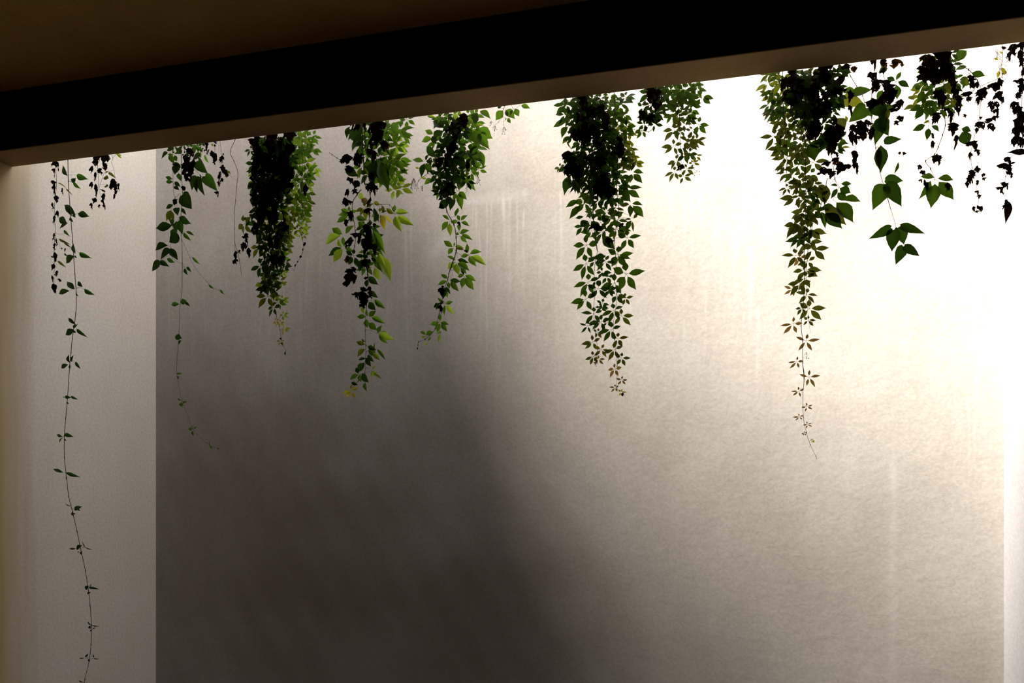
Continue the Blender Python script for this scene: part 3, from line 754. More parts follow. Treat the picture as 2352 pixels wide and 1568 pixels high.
for s in [(440, 80, 365, 252, .55, 'd'), (335, 80, 300, 195, .45, 'd'), (465, 90, 455, 172, .35, 'y'), (455, 250, 420, 350, .45, 'g'), (490, 260, 480, 325, .4, 'g'), (290, 470, 415, 548, .5, 'd'), (440, 460, 420, 560, .5, 'y'), (520, 390, 470, 512, .6, 'd'), (575, 390, 530, 600, .5, 'd'), (620, 400, 690, 682, .36, 'g'),
          (600, 450, 610, 580, .5, 'd'), (640, 440, 720, 640, .4, 'g'), (755, 875, 876, 868, .48, 'y'), (775, 900, 920, 992, .36, 'y'), (750, 905, 810, 1052, .45, 'y'), (740, 885, 660, 830, .4, 'o'), (745, 868, 742, 795, .7, 'g'), (640, 895, 655, 1036, .45, 'l'), (652, 890, 738, 975, .28, 'l'),
          (640, 870, 640, 805, .5, 'o'), (600, 890, 550, 960, .7, 'd'), (612, 800, 545, 775, .5, 'o'), (265, 1070, 165, 1008, .5, 'g'), (250, 1085, 95, 1152, .50, 'y'), (270, 1095, 285, 1195, .45, 'g'), (295, 1065, 375, 990, .7, 'g'), (255, 1195, 128, 1270, .45, 'd'), (265, 1205, 175, 1335, .55, 'y'),
          (265, 1190, 220, 1115, .5, 'y'), (295, 1190, 372, 1235, .42, 'g'), (330, 885, 245, 833, .45, 'g'), (300, 915, 208, 962, .48, 'g'), (395, 915, 490, 945, .5, 'g'), (410, 960, 500, 1020, .5, 'g'), (480, 835, 480, 945, .5, 'o'), (420, 695, 460, 755, .8, 'y'), (440, 745, 515, 795, .6, 'r'),
          (545, 1040, 662, 1248, .32, 'g'), (560, 1090, 632, 1282, .25, 'g'), (560, 1265, 638, 1432, .42, 'g'), (610, 1265, 715, 1502, .45, 'y'), (560, 1380, 615, 1502, .55, 'y'), (600, 1250, 650, 1370, .5, 'y'), (380, 1290, 420, 1385, .45, 'g'), (450, 1300, 420, 1412, .55, 'd'), (545, 1000, 470, 1040, .6, 'd'),
          (500, 1390, 545, 1370, .5, 'y'), (555, 830, 600, 960, .3, 'd')]:
    v.S(*s, name='leaflet')
v.fr(740, 560, 4)
for w in [(378, 425, 70, 60), (430, 420, 60, 60), (310, 478, 100, 70), (370, 490, 110, 110), (370, 560, 70, 80), (440, 470, 80, 90), (400, 540, 60, 80), (405, 315, 50, 30)]:
    v.W(*w, 'w', -.04)
for s in [(430, 300, 515, 382, .5, 'd'), (410, 330, 403, 402, .6, 'd'), (450, 430, 515, 498, .55, 'd'), (480, 510, 580, 602, .35, 'g'), (430, 535, 490, 615, .65, 'd'), (500, 540, 520, 590, .4, 'y'), (400, 668, 314, 666, .50, 'g'), (455, 675, 580, 728, .38, 'g'), (420, 660, 405, 590, .5, 'g'), (430, 665, 495, 610, .6, 'g'), (410, 690, 412, 775, .7, 'g'),
          (430, 725, 502, 795, .6, 'g'), (385, 640, 365, 560, .4, 'y'), (520, 820, 662, 882, .40, 'y'), (520, 835, 605, 922, .35, 'g'), (512, 820, 545, 740, .65, 'g'), (550, 800, 600, 850, .6, 'y'), (395, 925, 308, 893, .42, 'o'), (420, 940, 500, 975, .5, 'd'), (485, 960, 480, 905, .4, 'o'), (430, 965, 495, 1040, .6, 'g'), (470, 1000, 530, 1075, .5, 'y'),
          (505, 965, 582, 1070, .25, 'g'), (395, 965, 318, 1040, .55, 'o'), (420, 1015, 470, 1088, .5, 'd'), (400, 1050, 328, 1065, .35, 'd'), (400, 1045, 447, 1132, .5, 'd'), (390, 1090, 325, 1185, .6, 'd'), (335, 1190, 308, 1130, .6, 'd'), (332, 1200, 247, 1245, .55, 'g'), (345, 1200, 355, 1270, .6, 'g'), (365, 1190, 425, 1280, .7, 'd'), (395, 1270, 402, 1358, .45, 'g'),
          (268, 1272, 330, 1295, .5, 'd'), (395, 900, 360, 870, .5, 'o'), (455, 1165, 550, 1245, .25, 'y'), (465, 1170, 460, 1232, .6, 'y'), (460, 1150, 490, 1120, .5, 'y')]:
    v.S(*s, name='leaflet')
v.P(272, 1350, 85, 'L', 'l')
v.done()

# ---- 9
v = Vine('green vine with tiny berry clusters and an S-bent lower stem of small leaves', 3.76, (1035, 262), seed=9)
v.fr(920, 240, 4)
v.stem([(445, 30), (440, 130), (430, 250), (440, 500), (440, 700), (425, 870), (425, 980), (490, 1100), (510, 1220), (510, 1350), (470, 1480), (440, 1560)], 3.4, 2.4, hang=True, dy=-.05)
v.stem([(500, 30), (500, 250), (520, 500), (590, 665)], 2.0, 1.0)
v.stem([(360, 440), (310, 530), (250, 630), (165, 700), (148, 798)], 1.8, 1.0)
v.stem([(500, 90), (590, 160), (680, 215)], 1.8, 1.2)
v.stem([(430, 700), (480, 740), (520, 790)], 1.1, .8)
v.stem([(510, 1350), (560, 1385), (620, 1380)], 1.3, .9)
v.fr(920, 560, 5.985)
v.stem([(770, 60), (765, 110), (680, 350), (650, 490), (600, 620), (570, 780), (530, 950), (475, 1165), (400, 1260), (335, 1310), (245, 1350), (240, 1390), (235, 1440)], 2.4, .9, dy=-.05)
v.stem([(680, 350), (780, 380), (870, 440)], 1.3, .9)
v.stem([(475, 1165), (520, 1190), (560, 1215)], .9, .6)
v.fr(920, 240, 4)
v.fill([(150, 440, 580), (250, 430, 570), (350, 380, 520), (450, 360, 520), (550, 350, 520), (650, 340, 540), (720, 350, 470), (850, 360, 440)], 38, (70, 105), 'dddw', (-.09, -.01))
v.fill([(90, 330, 700), (200, 400, 720), (330, 520, 720), (450, 520, 700), (600, 480, 680), (720, 500, 600)], 26, (80, 120), 'gdg', (-.02, .08))
v.fill([(330, 320, 420), (600, 260, 400), (720, 320, 420), (800, 330, 430)], 9, (70, 95), 'gdo', (-.02, .06))
for s in [(398, 215, 288, 148, .65, 'd'), (388, 240, 295, 345, .75, 'd'), (300, 270, 224, 232, .5, 'g'), (292, 315, 188, 340, .52, 'g'), (430, 285, 430, 400, .75, 'd'), (655, 180, 715, 68, .75, 'd'), (730, 60, 826, 125, .6, 'g'), (595, 120, 680, 185, .5, 'y'), (245, 108, 335, 128, .35, 'y'),
          (660, 220, 590, 330, .85, 'g'), (710, 220, 846, 322, .6, 'g'), (670, 240, 740, 380, .7, 'g'), (710, 270, 808, 412, .55, 'g'), (690, 190, 770, 190, .35, 'y'), (735, 430, 762, 588, .42, 'g'), (650, 400, 690, 560, .6, 'g'), (700, 380, 620, 480, .5, 'd'), (500, 440, 597, 590, .55, 'd'), (515, 405, 612, 440, .38, 'd'),
          (605, 375, 515, 345, .4, 'd'), (210, 522, 103, 500, .45, 'g'), (222, 540, 184, 672, .42, 'd'), (232, 515, 265, 448, .6, 'd'), (235, 520, 305, 530, .5, 'd'), (230, 540, 290, 640, .5, 'g'), (300, 688, 210, 733, .5, 'g'), (240, 385, 330, 495, .52, 'd'), (195, 665, 240, 685, .5, 'y'), (135, 578, 180, 592, .4, 'y'), (290, 290, 330, 370, .6, 'd'),
          (602, 650, 690, 802, .42, 'g'), (595, 670, 530, 785, .5, 'g'), (585, 650, 515, 690, .5, 'd'), (600, 640, 650, 560, .5, 'g'), (510, 808, 438, 818, .6, 'd'), (530, 815, 568, 972, .42, 'g'), (540, 800, 606, 876, .55, 'g'), (515, 815, 480, 900, .5, 'g'), (450, 885, 345, 955, .7, 'd'), (400, 960, 350, 900, .6, 'd'), (505, 875, 450, 975, .75, 'd'),
          (432, 850, 375, 770, .8, 'd'), (395, 740, 430, 850, .8, 'd'), (350, 640, 300, 620, .6, 'd'), (320, 680, 395, 770, .5, 'd'), (300, 750, 350, 830, .3, 'o'),
          (555, 1065, 617, 1008, .6, 'g'), (558, 1080, 638, 1115, .42, 'g'), (545, 1065, 515, 1010, .5, 'g'), (545, 1090, 535, 1165, .5, 'g'), (525, 1080, 470, 1065, .6, 'g'), (520, 1000, 530, 945, .5, 'g'), (500, 1030, 525, 950, .4, 'g'),
          (445, 1062, 378, 1010, .38, 'g'), (438, 1075, 372, 1157, .5, 'g'), (448, 1090, 460, 1212, .42, 'y'), (460, 1070, 500, 1090, .6, 'g'), (560, 1195, 667, 1243, .35, 'g'), (552, 1208, 612, 1272, .42, 'g'), (545, 1185, 632, 1150, .6, 'g'), (540, 1195, 500, 1180, .6, 'g'),
          (478, 1308, 393, 1243, .42, 'g'), (482, 1320, 433, 1378, .65, 'g'), (500, 1305, 587, 1318, .35, 'g'), (495, 1300, 495, 1260, .5, 'g'), (510, 1320, 590, 1340, .4, 'o'), (638, 1372, 747, 1345, .45, 'g'), (650, 1395, 792, 1473, .38, 'y'), (630, 1395, 690, 1488, .55, 'g'), (625, 1385, 548, 1395, .5, 'g'), (618, 1365, 608, 1268, .38, 'g'),
          (500, 1430, 423, 1388, .35, 'g'), (495, 1450, 432, 1512, .7, 'y'), (512, 1460, 528, 1568, .6, 'y'), (525, 1455, 632, 1525, .55, 'g'), (525, 1425, 630, 1452, .40, 'd'), (560, 1470, 600, 1560, .45, 'g')]:
    v.S(*s, name='leaflet')
for p in [(720, 600, 72, 'R', 'g', -20), (545, 130, 110, 'R', 'y'), (640, 470, 110, 'R', 'g', -30), (680, 520, 90, 'R', 'g', -20), (380, 110, 80, 'L', 'g')]:
    v.P(*p)
for w in [(520, 215, 100, 160), (480, 220, 80, 160), (535, 1100, 32, 55), (600, 1350, 32, 34), (620, 570, 50, 90), (530, 260, 70, 90), (430, 520, 70, 180), (390, 800, 70, 80), (570, 205, 30, 70)]:
    v.W(*w, 'w', -.07)
v.berries(120, 730, 75, 90, 22); v.berries(200, 775, 30, 50, 7); v.berries(712, 705, 50, 80, 12); v.berries(300, 775, 40, 60, 7); v.berries(605, 780, 30, 70, 7); v.berries(500, 770, 40, 40, 6)
v.fr(920, 560, 5.985)
for s in [(870, 430, 835, 300, .42, 'd'), (865, 435, 778, 450, .65, 'g'), (890, 430, 1042, 517, .36, 'g'), (875, 460, 840, 612, .55, 'g'), (890, 465, 1006, 642, .45, 'g'), (650, 475, 550, 407, .42, 'g'), (640, 510, 500, 562, .45, 'g'), (680, 500, 832, 520, .40, 'd'),
          (690, 520, 806, 655, .45, 'g'), (655, 525, 675, 615, .6, 'g'), (600, 610, 575, 755, .85, 'd', 1), (620, 590, 690, 690, .38, 'd'), (625, 640, 645, 745, .6, 'g'), (600, 800, 497, 735, .32, 'g'), (620, 820, 727, 795, .48, 'g'), (632, 840, 737, 967, .42, 'y'), (612, 840, 600, 992, .40, 'g'), (590, 800, 520, 830, .5, 'd'),
          (540, 810, 475, 905, .5, 'd'), (530, 1080, 398, 1112, .45, 'g'), (550, 1080, 668, 1112, .48, 'g'), (540, 1095, 500, 1212, .65, 'g'), (560, 1100, 642, 1205, .5, 'g'), (545, 960, 545, 1062, .55, 'g'), (550, 1240, 520, 1362, .42, 'y'), (560, 1210, 490, 1225, .5, 'g'), (345, 1245, 265, 1195, .45, 'g'), (350, 1245, 452, 1205, .6, 'g'),
          (345, 1270, 275, 1283, .4, 'y'), (385, 1330, 425, 1275, .5, 'g'), (370, 1350, 318, 1397, .5, 'y'), (590, 1100, 590, 1200, .3, 'o')]:
    a = s[:6]; v.S(*a, heart=len(s) > 6, name='leaflet')
v.W(565, 660, 100, 130, 'w', -.05); v.W(490, 860, 60, 110); v.W(545, 900, 70, 120); v.W(232, 1440, 28, 30); v.W(580, 590, 40, 40)
v.done()

# ---- 10
v = Vine('small sprig of bright green leaves and berries peeping out below the beam', 3.72, (1160, 250), seed=10)
v.fr(920, 240, 4)
v.stem([(960, 0), (950, 40), (940, 110), (900, 160), (870, 185)], 1.3, .6, hang=True)
v.stem([(940, 110), (945, 180), (952, 235)], .7, .5)
v.stem([(1010, -20), (1030, 30), (1050, 45)], 1.2, .7)
for s in [(940, 55, 868, 146, .65, 'g'), (965, 50, 1047, 132, .7, 'g'), (1050, 40, 1087, 112, .65, 'g'), (1110, 5, 1192, 40, .5, 'g'), (985, 125, 1012, 172, .6, 'g'), (970, 120, 965, 150, .4, 'g'), (975, 60, 985, 110, .6, 'd'), (1030, 50, 1005, 100, .5, 'd'), (890, 30, 930, 20, .6, 'd')]:
    v.S(*s, name='leaflet')
v.berries(835, 175, 50, 40, 8); v.berries(868, 235, 45, 70, 9); v.berries(952, 250, 40, 70, 9)
v.done()

# ---- 11: the biggest vine
v = Vine('largest vine, double-stemmed, green five-fingered leaves around a black core, middle of back wall', 3.76, (1365, 218), seed=11)
v.cmap = {'g': 'h', 'o': 'p', 'y': 'o'}
v.fr(1240, 200, 4)
v.stem([(480, 30), (485, 150), (490, 300), (500, 600), (490, 900), (490, 1200), (510, 1400), (525, 1500)], 3.2, 2.0, hang=True, dy=-.06)
v.stem([(680, 30), (688, 150), (695, 300), (715, 450), (720, 650), (705, 900), (725, 1150), (690, 1350), (685, 1470)], 2.6, 1.8, hang=True, dy=-.04)
v.stem([(380, 40), (370, 300), (350, 600), (330, 760)], 2.4, 1.4, dy=-.06)
v.stem([(300, 640), (345, 620), (400, 590)], .9, .7); v.stem([(300, 640), (292, 570)], .7, .5)
v.stem([(800, 360), (870, 390), (935, 400), (1000, 410), (1030, 390)], 1.2, .8)
v.fr(1280, 540, 4)
v.stem([(350, 0), (352, 60), (368, 140), (340, 320), (345, 500), (335, 720), (350, 900), (370, 1050), (360, 1130)], 1.9, .9)
v.stem([(522, 30), (530, 150), (540, 292), (515, 380), (540, 480), (540, 640), (515, 830), (530, 1000), (550, 1200), (548, 1400), (600, 1440), (630, 1500)], 1.9, .6)
v.stem([(540, 292), (580, 310), (632, 355)], 1.0, .7); v.stem([(355, 595), (400, 615), (460, 630)], .9, .6); v.stem([(368, 140), (400, 165), (440, 175)], .9, .6)
v.fr(1240, 200, 4)
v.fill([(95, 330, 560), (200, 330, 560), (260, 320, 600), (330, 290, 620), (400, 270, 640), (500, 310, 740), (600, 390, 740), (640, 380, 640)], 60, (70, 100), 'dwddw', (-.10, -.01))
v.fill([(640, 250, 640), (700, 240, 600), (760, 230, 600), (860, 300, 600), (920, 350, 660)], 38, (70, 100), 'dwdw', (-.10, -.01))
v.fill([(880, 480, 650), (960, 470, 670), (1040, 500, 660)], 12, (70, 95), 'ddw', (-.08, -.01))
v.fill([(70, 230, 820), (150, 220, 780), (260, 230, 780), (330, 260, 720)], 26, (85, 115), 'dgg', (-.02, .08))
v.fill([(400, 600, 760), (600, 560, 800), (720, 560, 720), (800, 600, 720), (900, 600, 800)], 22, (85, 115), 'dgg', (-.02, .08))
v.fill([(950, 380, 780), (1060, 370, 780), (1160, 370, 760), (1260, 390, 740), (1330, 400, 720)], 15, (85, 115), 'ogdg', (-.02, .08))
v.fill([(330, 720, 840), (450, 720, 830), (600, 740, 840), (700, 760, 880)], 12, (65, 90), 'ogy', (-.02, .08))
for s in [(240, 325, 118, 362, .42, 'g'), (258, 362, 188, 462, .6, 'g'), (265, 450, 202, 524, .5, 'y'), (282, 808, 218, 992, .38, 'd'), (300, 850, 375, 975, .5, 'd'), (350, 1040, 230, 1106, .42, 'g'), (372, 1088, 264, 1214, .42, 'g'), (400, 1190, 322, 1206, .42, 'd'), (430, 1225, 365, 1290, .85, 'd'), (440, 1240, 420, 1335, .6, 'd'),
          (815, 925, 945, 925, .35, 'g'), (812, 948, 920, 1022, .42, 'g'), (810, 935, 715, 905, .5, 'd'), (760, 940, 830, 1060, .5, 'd'), (850, 1070, 950, 1082, .5, 'g'), (855, 1090, 952, 1200, .48, 'g'), (828, 1085, 828, 1195, .55, 'g'), (820, 1075, 740, 1090, .5, 'o'), (858, 780, 957, 785, .5, 'g'), (862, 800, 940, 884, .55, 'g'),
          (845, 800, 822, 882, .6, 'g'), (815, 820, 790, 920, .42, 'g'), (830, 770, 770, 708, .5, 'o'), (848, 762, 888, 660, .4, 'o'), (838, 1212, 772, 1216, .42, 'o'), (850, 1235, 860, 1335, .25, 'o'), (860, 1205, 905, 1155, .5, 'o'), (840, 1225, 790, 1322, .5, 'g'), (440, 840, 505, 850, .25, 'w'), (245, 490, 290, 575, .12, 'r'),
          (580, 1370, 690, 1490, .55, 'd'), (490, 1225, 520, 1260, .3, 'w'), (540, 700, 600, 900, .4, 'd'), (300, 525, 370, 520, .5, 'd')]:
    v.S(*s, name='leaflet')
for p in [(185, 735, 55, 'L', 'o'), (428, 1452, 135, 'L', 'g'), (802, 1385, 122, 'R', 'g'), (795, 640, 92, 'R', 'o'), (790, 365, 100, 'R', 'g'), (938, 402, 68, 'L', 'g'), (700, 1300, 125, 'R', 'g'), (578, 1330, 120, 'L', 'g'), (670, 1190, 122, 'L', 'g'), (640, 765, 115, 'R', 'g'), (455, 970, 100, 'L', 'g'),
          (500, 1130, 112, 'R', 'g'), (710, 1535, 130, 'R', 'g'), (772, 505, 92, 'R', 'y'), (410, 1060, 100, 'L', 'g'), (440, 190, 100, 'L', 'g'), (690, 260, 110, 'R', 'g'), (790, 90, 90, 'R', 'd'), (240, 160, 90, 'L', 'd'), (235, 250, 90, 'L', 'd'), (700, 1000, 120, 'L', 'd')]:
    v.P(*p)
for w in [(300, 680, 90, 90), (290, 760, 130, 160), (350, 820, 120, 150), (440, 700, 90, 150), (400, 340, 130, 180), (480, 260, 140, 180), (430, 480, 150, 180), (330, 440, 110, 150), (560, 950, 120, 160), (640, 980, 90, 170), (520, 920, 90, 100), (500, 1290, 100, 70), (540, 1300, 70, 70), (400, 130, 80, 120), (750, 1270, 60, 40), (640, 1430, 80, 110)]:
    v.W(*w, 'w', -.07)
v.fr(1280, 540, 4)
for p in [(265, 260, 132, 'L', 'g'), (285, 430, 128, 'L', 'g'), (262, 587, 128, 'L', 'g'), (375, 490, 112, 'R', 'd'), (335, 720, 112, 'L', 'g'), (280, 830, 78, 'L', 'd', 10, True), (402, 795, 102, 'L', 'g'), (325, 980, 92, 'L', 'o'), (405, 1050, 80, 'R', 'y'), (330, 1112, 75, 'L', 'o'), (380, 1140, 55, 'R', 'y'),
          (562, 180, 132, 'R', 'g'), (632, 357, 172, 'R', 'g'), (525, 440, 122, 'L', 'g'), (545, 545, 100, 'R', 'd'), (625, 577, 75, 'R', 'o'), (520, 690, 112, 'L', 'g'), (590, 742, 102, 'R', 'o'), (495, 865, 108, 'L', 'g'), (557, 950, 98, 'R', 'o'), (525, 1050, 98, 'L', 'o'), (590, 1127, 82, 'R', 'o'), (530, 1230, 80, 'L', 'r'),
          (590, 1330, 55, 'R', 'r'), (530, 1398, 48, 'L', 'r'), (590, 1440, 45, 'R', 'l'), (412, 625, 72, 'R', 'd'), (440, 245, 100, 'R', 'g'), (415, 340, 80, 'R', 'd'), (345, 235, 80, 'R', 'd'), (455, 380, 80, 'R', 'd'), (350, 420, 60, 'R', 'd'), (480, 500, 80, 'L', 'd'), (400, 660, 70, 'R', 'd'), (460, 800, 60, 'R', 'd'), (370, 890, 60, 'R', 'o')]:
    v.P(*p)
v.S(350, 215, 452, 195, .75, 'd', name='leaflet'); v.S(440, 230, 340, 260, .6, 'd', name='leaflet')
v.W(425, 870, 35, 50); v.W(345, 1180, 25, 30, 'b'); v.W(600, 1465, 35, 35, 'b')
v.berries(358, 1190, 25, 45, 5)
v.done()

# ---- 12
v = Vine('short bushy olive-green vine ending high on the brightest part of the wall', 3.76, (1550, 200), seed=12)
v.cmap = {'g': 'h', 'o': 'p', 'y': 'o'}
v.fr(1440, 180, 5.985)
v.stem([(690, 50), (700, 280), (720, 500), (730, 720), (740, 1000), (745, 1260)], 2.2, 1.3, hang=True)
v.stem([(430, 60), (430, 230), (380, 330), (350, 540), (320, 680)], 2.0, 1.0, dy=-.03)
v.stem([(800, 60), (820, 270), (860, 560), (845, 850), (860, 1025), (815, 1240)], 1.5, .9)
v.stem([(285, 745), (340, 705), (365, 680)], 1.2, .8); v.stem([(330, 715), (345, 775)], .7, .5)
v.fill([(110, 270, 1000), (200, 270, 900), (280, 300, 850)], 15, (130, 170), 'gdg', (-.02, .07))
v.fill([(300, 680, 960), (450, 700, 900), (600, 700, 880), (760, 680, 900), (900, 640, 900), (1050, 680, 880)], 10, (110, 150), 'ogg', (.0, .08))
v.fill([(130, 280, 420), (250, 330, 460), (400, 330, 480)], 9, (110, 150), 'dw', (-.06, .0))
v.fill([(480, 190, 400), (640, 200, 380)], 7, (100, 140), 'ddw', (-.06, .0))
for p in [(540, 330, 200, 'R', 'g'), (222, 390, 135, 'R', 'd', 20), (350, 540, 125, 'R', 'd'), (470, 455, 122, 'R', 'g', -10), (208, 720, 105, 'L', 'g'), (718, 510, 155, 'L', 'o'), (825, 270, 155, 'R', 'g'), (1022, 260, 160, 'R', 'g', -5), (982, 630, 155, 'R', 'g'), (650, 715, 165, 'L', 'o'), (642, 930, 145, 'L', 'o'),
          (682, 1130, 135, 'L', 'o'), (655, 1282, 130, 'L', 'o'), (845, 850, 170, 'R', 'o'), (860, 1027, 125, 'R', 'd'), (772, 1000, 95, 'R', 'o'), (815, 1242, 112, 'R', 'o'), (780, 1350, 105, 'R', 'o', -10), (945, 1070, 100, 'R', 'y', -10), (910, 1165, 80, 'R', 'y', -20), (882, 375, 150, 'R', 'g', -30), (722, 320, 130, 'L', 'g'), (600, 180, 160, 'R', 'd'),
          (860, 560, 110, 'R', 'g'), (960, 850, 130, 'R', 'o', -10), (960, 90, 110, 'R', 'g'), (630, 500, 140, 'L', 'g', 20)]:
    v.P(*p)
for w in [(430, 370, 100, 120), (330, 200, 140, 120), (330, 560, 130, 140), (190, 480, 60, 110), (420, 220, 90, 130), (260, 700, 60, 80), (740, 1220, 90, 90), (380, 330, 70, 80)]:
    v.W(*w, 'w', -.05)
v.berries(960, 1300, 80, 60, 6)
v.done()

# ---- 13
v = Vine('vine dense and black at the beam, tapering down to a wiry reddish tip', 3.76, (1850, 160), seed=13)
v.cmap = {'g': 'h', 'o': 'p', 'y': 'o'}
v.fr(1720, 140, 4)
v.stem([(310, 60), (315, 400), (345, 700), (350, 950), (340, 1150)], 2.6, 1.2, hang=True)
v.stem([(400, 50), (395, 300), (400, 500), (510, 700), (520, 1000), (525, 1300), (515, 1568)], 2.8, 2.0, hang=True)
v.stem([(640, 20), (640, 300), (650, 600), (755, 850), (790, 1080), (830, 1150)], 2.6, 1.0, hang=True, dy=-.06)
v.stem([(860, 0), (935, 140), (990, 230), (1045, 320), (1068, 440), (1030, 560)], 1.8, 1.0)
v.stem([(720, 1080), (690, 1220), (650, 1360), (600, 1450), (575, 1560)], 2.2, 1.6)
v.stem([(830, 1160), (770, 1275)], 1.0, .8)
v.fr(1720, 500, 4)
v.stem([(515, 80), (508, 300), (510, 560), (500, 800), (480, 990), (495, 1130), (495, 1330), (510, 1450), (500, 1568)], 2.2, 1.5)
v.stem([(575, 60), (545, 250), (530, 500), (528, 700), (545, 900), (565, 1060)], 1.8, .5)
v.fr(1720, 560, 3.015)
v.stem([(372, 820), (382, 950), (375, 1030), (378, 1200), (400, 1310), (425, 1390), (465, 1470), (470, 1490)], 1.7, .7)
v.stem([(425, 1390), (418, 1410)], .6, .4); v.stem([(445, 1430), (472, 1428)], .5, .4); v.stem([(455, 1450), (440, 1465)], .5, .4)
v.fr(1720, 140, 4)
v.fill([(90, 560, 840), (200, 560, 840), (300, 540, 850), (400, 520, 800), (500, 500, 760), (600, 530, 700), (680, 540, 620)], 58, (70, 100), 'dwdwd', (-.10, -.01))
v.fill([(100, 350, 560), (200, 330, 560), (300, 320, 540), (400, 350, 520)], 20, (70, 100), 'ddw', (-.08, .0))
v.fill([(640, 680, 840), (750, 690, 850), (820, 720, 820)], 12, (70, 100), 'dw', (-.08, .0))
v.fill([(100, 140, 600), (180, 160, 500), (300, 165, 540), (400, 190, 540)], 24, (80, 110), 'ogyo', (-.02, .08))
v.fill([(400, 200, 540), (500, 200, 540), (600, 270, 560), (700, 310, 560), (780, 330, 560)], 24, (85, 115), 'oogd', (-.02, .08))
v.fill([(780, 240, 540), (860, 240, 500), (960, 280, 560), (1080, 400, 600), (1180, 440, 620)], 12, (80, 110), 'oog', (-.02, .08))
v.fill([(1200, 480, 640), (1350, 440, 640), (1440, 420, 620), (1568, 440, 600)], 10, (80, 110), 'oog', (-.02, .08))
for p in [(212, 462, 85, 'L', 'o', 10), (235, 690, 118, 'L', 'o'), (285, 800, 100, 'L', 'o'), (340, 890, 120, 'L', 'o'), (345, 1025, 88, 'L', 'o'), (350, 1165, 68, 'L', 'o'), (432, 1250, 120, 'L', 'o'), (490, 1095, 122, 'L', 'o'), (430, 960, 100, 'L', 'o'), (590, 930, 130, 'R', 'o'), (612, 1140, 130, 'R', 'o'), (460, 820, 112, 'R', 'o'),
          (512, 1385, 122, 'L', 'o'), (440, 1500, 122, 'L', 'o'), (165, 300, 70, 'L', 'o', 40), (520, 880, 90, 'L', 'd'), (590, 1200, 90, 'R', 'd')]:
    v.P(*p)
for s in [(848, 1128, 950, 1126, .48, 'd'), (815, 1150, 745, 1138, .5, 'd'), (812, 1172, 752, 1268, .42, 'd'), (835, 1170, 935, 1215, .75, 'd'), (860, 1270, 1037, 1282, .48, 'g'), (815, 1210, 900, 1290, .6, 'd'), (805, 1300, 957, 1492, .62, 'g'), (690, 1350, 905, 1502, .48, 'o'), (665, 1350, 800, 1350, .6, 'd'), (665, 1385, 708, 1540, .36, 'g'),
          (700, 1400, 855, 1548, .6, 'd'), (580, 1200, 752, 1235, .65, 'g'), (710, 1140, 690, 1330, .4, 'o'), (655, 1370, 590, 1450, .6, 'o'), (570, 1230, 610, 1300, .55, 'd'), (560, 1310, 660, 1370, .7, 'o'), (550, 780, 690, 775, .75, 'g'), (560, 760, 600, 925, .75, 'g'), (838, 710, 902, 640, .6, 'd'), (830, 745, 902, 755, .85, 'g'),
          (820, 525, 880, 635, .75, 'o'), (780, 370, 882, 430, .95, 'g', 1), (860, 280, 990, 275, .55, 'g'), (960, 320, 1135, 260, .68, 'g', 1), (860, 350, 1070, 400, .55, 'y', 1), (1075, 430, 915, 565, .82, 'g', 1), (700, 690, 680, 800, .8, 'd'), (850, 330, 830, 200, .4, 'o'), (880, 380, 950, 330, .3, 'y'), (900, 560, 890, 500, .4, 'y'), (845, 800, 940, 790, .3, 'y'), (850, 740, 830, 830, .5, 'd')]:
    a = s[:6]; v.S(*a, heart=len(s) > 6)
for w in [(930, 330, 60, 130), (930, 460, 50, 110), (870, 100, 120, 110), (900, 60, 80, 70), (960, 80, 50, 60, 'b'), (710, 950, 80, 60), (690, 1030, 110, 80), (750, 1040, 90, 110), (840, 990, 110, 130), (910, 970, 70, 60), (800, 920, 80, 80, 'b'), (770, 690, 150, 180), (790, 560, 60, 120), (740, 620, 60, 80), (980, 990, 55, 120), (970, 880, 50, 120),
          (960, 620, 70, 80), (700, 160, 150, 200), (760, 260, 120, 200), (640, 200, 130, 200), (610, 400, 130, 180), (600, 600, 110, 180), (800, 860, 60, 50), (680, 1000, 60, 60), (400, 240, 120, 140), (450, 300, 90, 130)]:
    w_ = w if len(w) > 4 else w + ('w',)
    v.W(*w_, v.rg.uniform(-.09, -.03))
v.fr(1720, 500, 4)
for p in [(568, 112, 132, 'R', 'o'), (470, 185, 108, 'L', 'd'), (552, 215, 125, 'R', 'o'), (590, 290, 122, 'R', 'o'), (430, 345, 122, 'L', 'o'), (465, 375, 82, 'L', 'r'), (515, 480, 135, 'R', 'o', -8), (520, 555, 105, 'L', 'o'), (470, 605, 110, 'L', 'o'), (400, 655, 72, 'L', 'r', 30), (530, 705, 102, 'R', 'o'), (555, 835, 128, 'R', 'o'),
          (490, 830, 62, 'L', 'o'), (545, 940, 62, 'R', 'o'), (405, 975, 110, 'L', 'r', 0, True), (525, 1130, 105, 'R', 'r', 0, True), (440, 1320, 78, 'L', 'r', 0, True), (552, 1465, 95, 'R', 'r', 0, True), (490, 60, 110, 'L', 'o'), (510, 160, 110, 'L', 'd'), (540, 400, 90, 'L', 'o')]:
    v.P(*p)
v.berries(530, 1270, 50, 60, 6)
v.fr(1720, 560, 3.015)
for p in [(345, 1020, 48, 'L', 'r', 0, True), (402, 1127, 42, 'R', 'r', -20, True), (350, 1195, 36, 'L', 'r', 0, True), (405, 1250, 32, 'R', 'r', -20, True), (385, 1310, 20, 'L', 'r'), (440, 1360, 20, 'R', 'l')]:
    v.P(*p)
v.done()

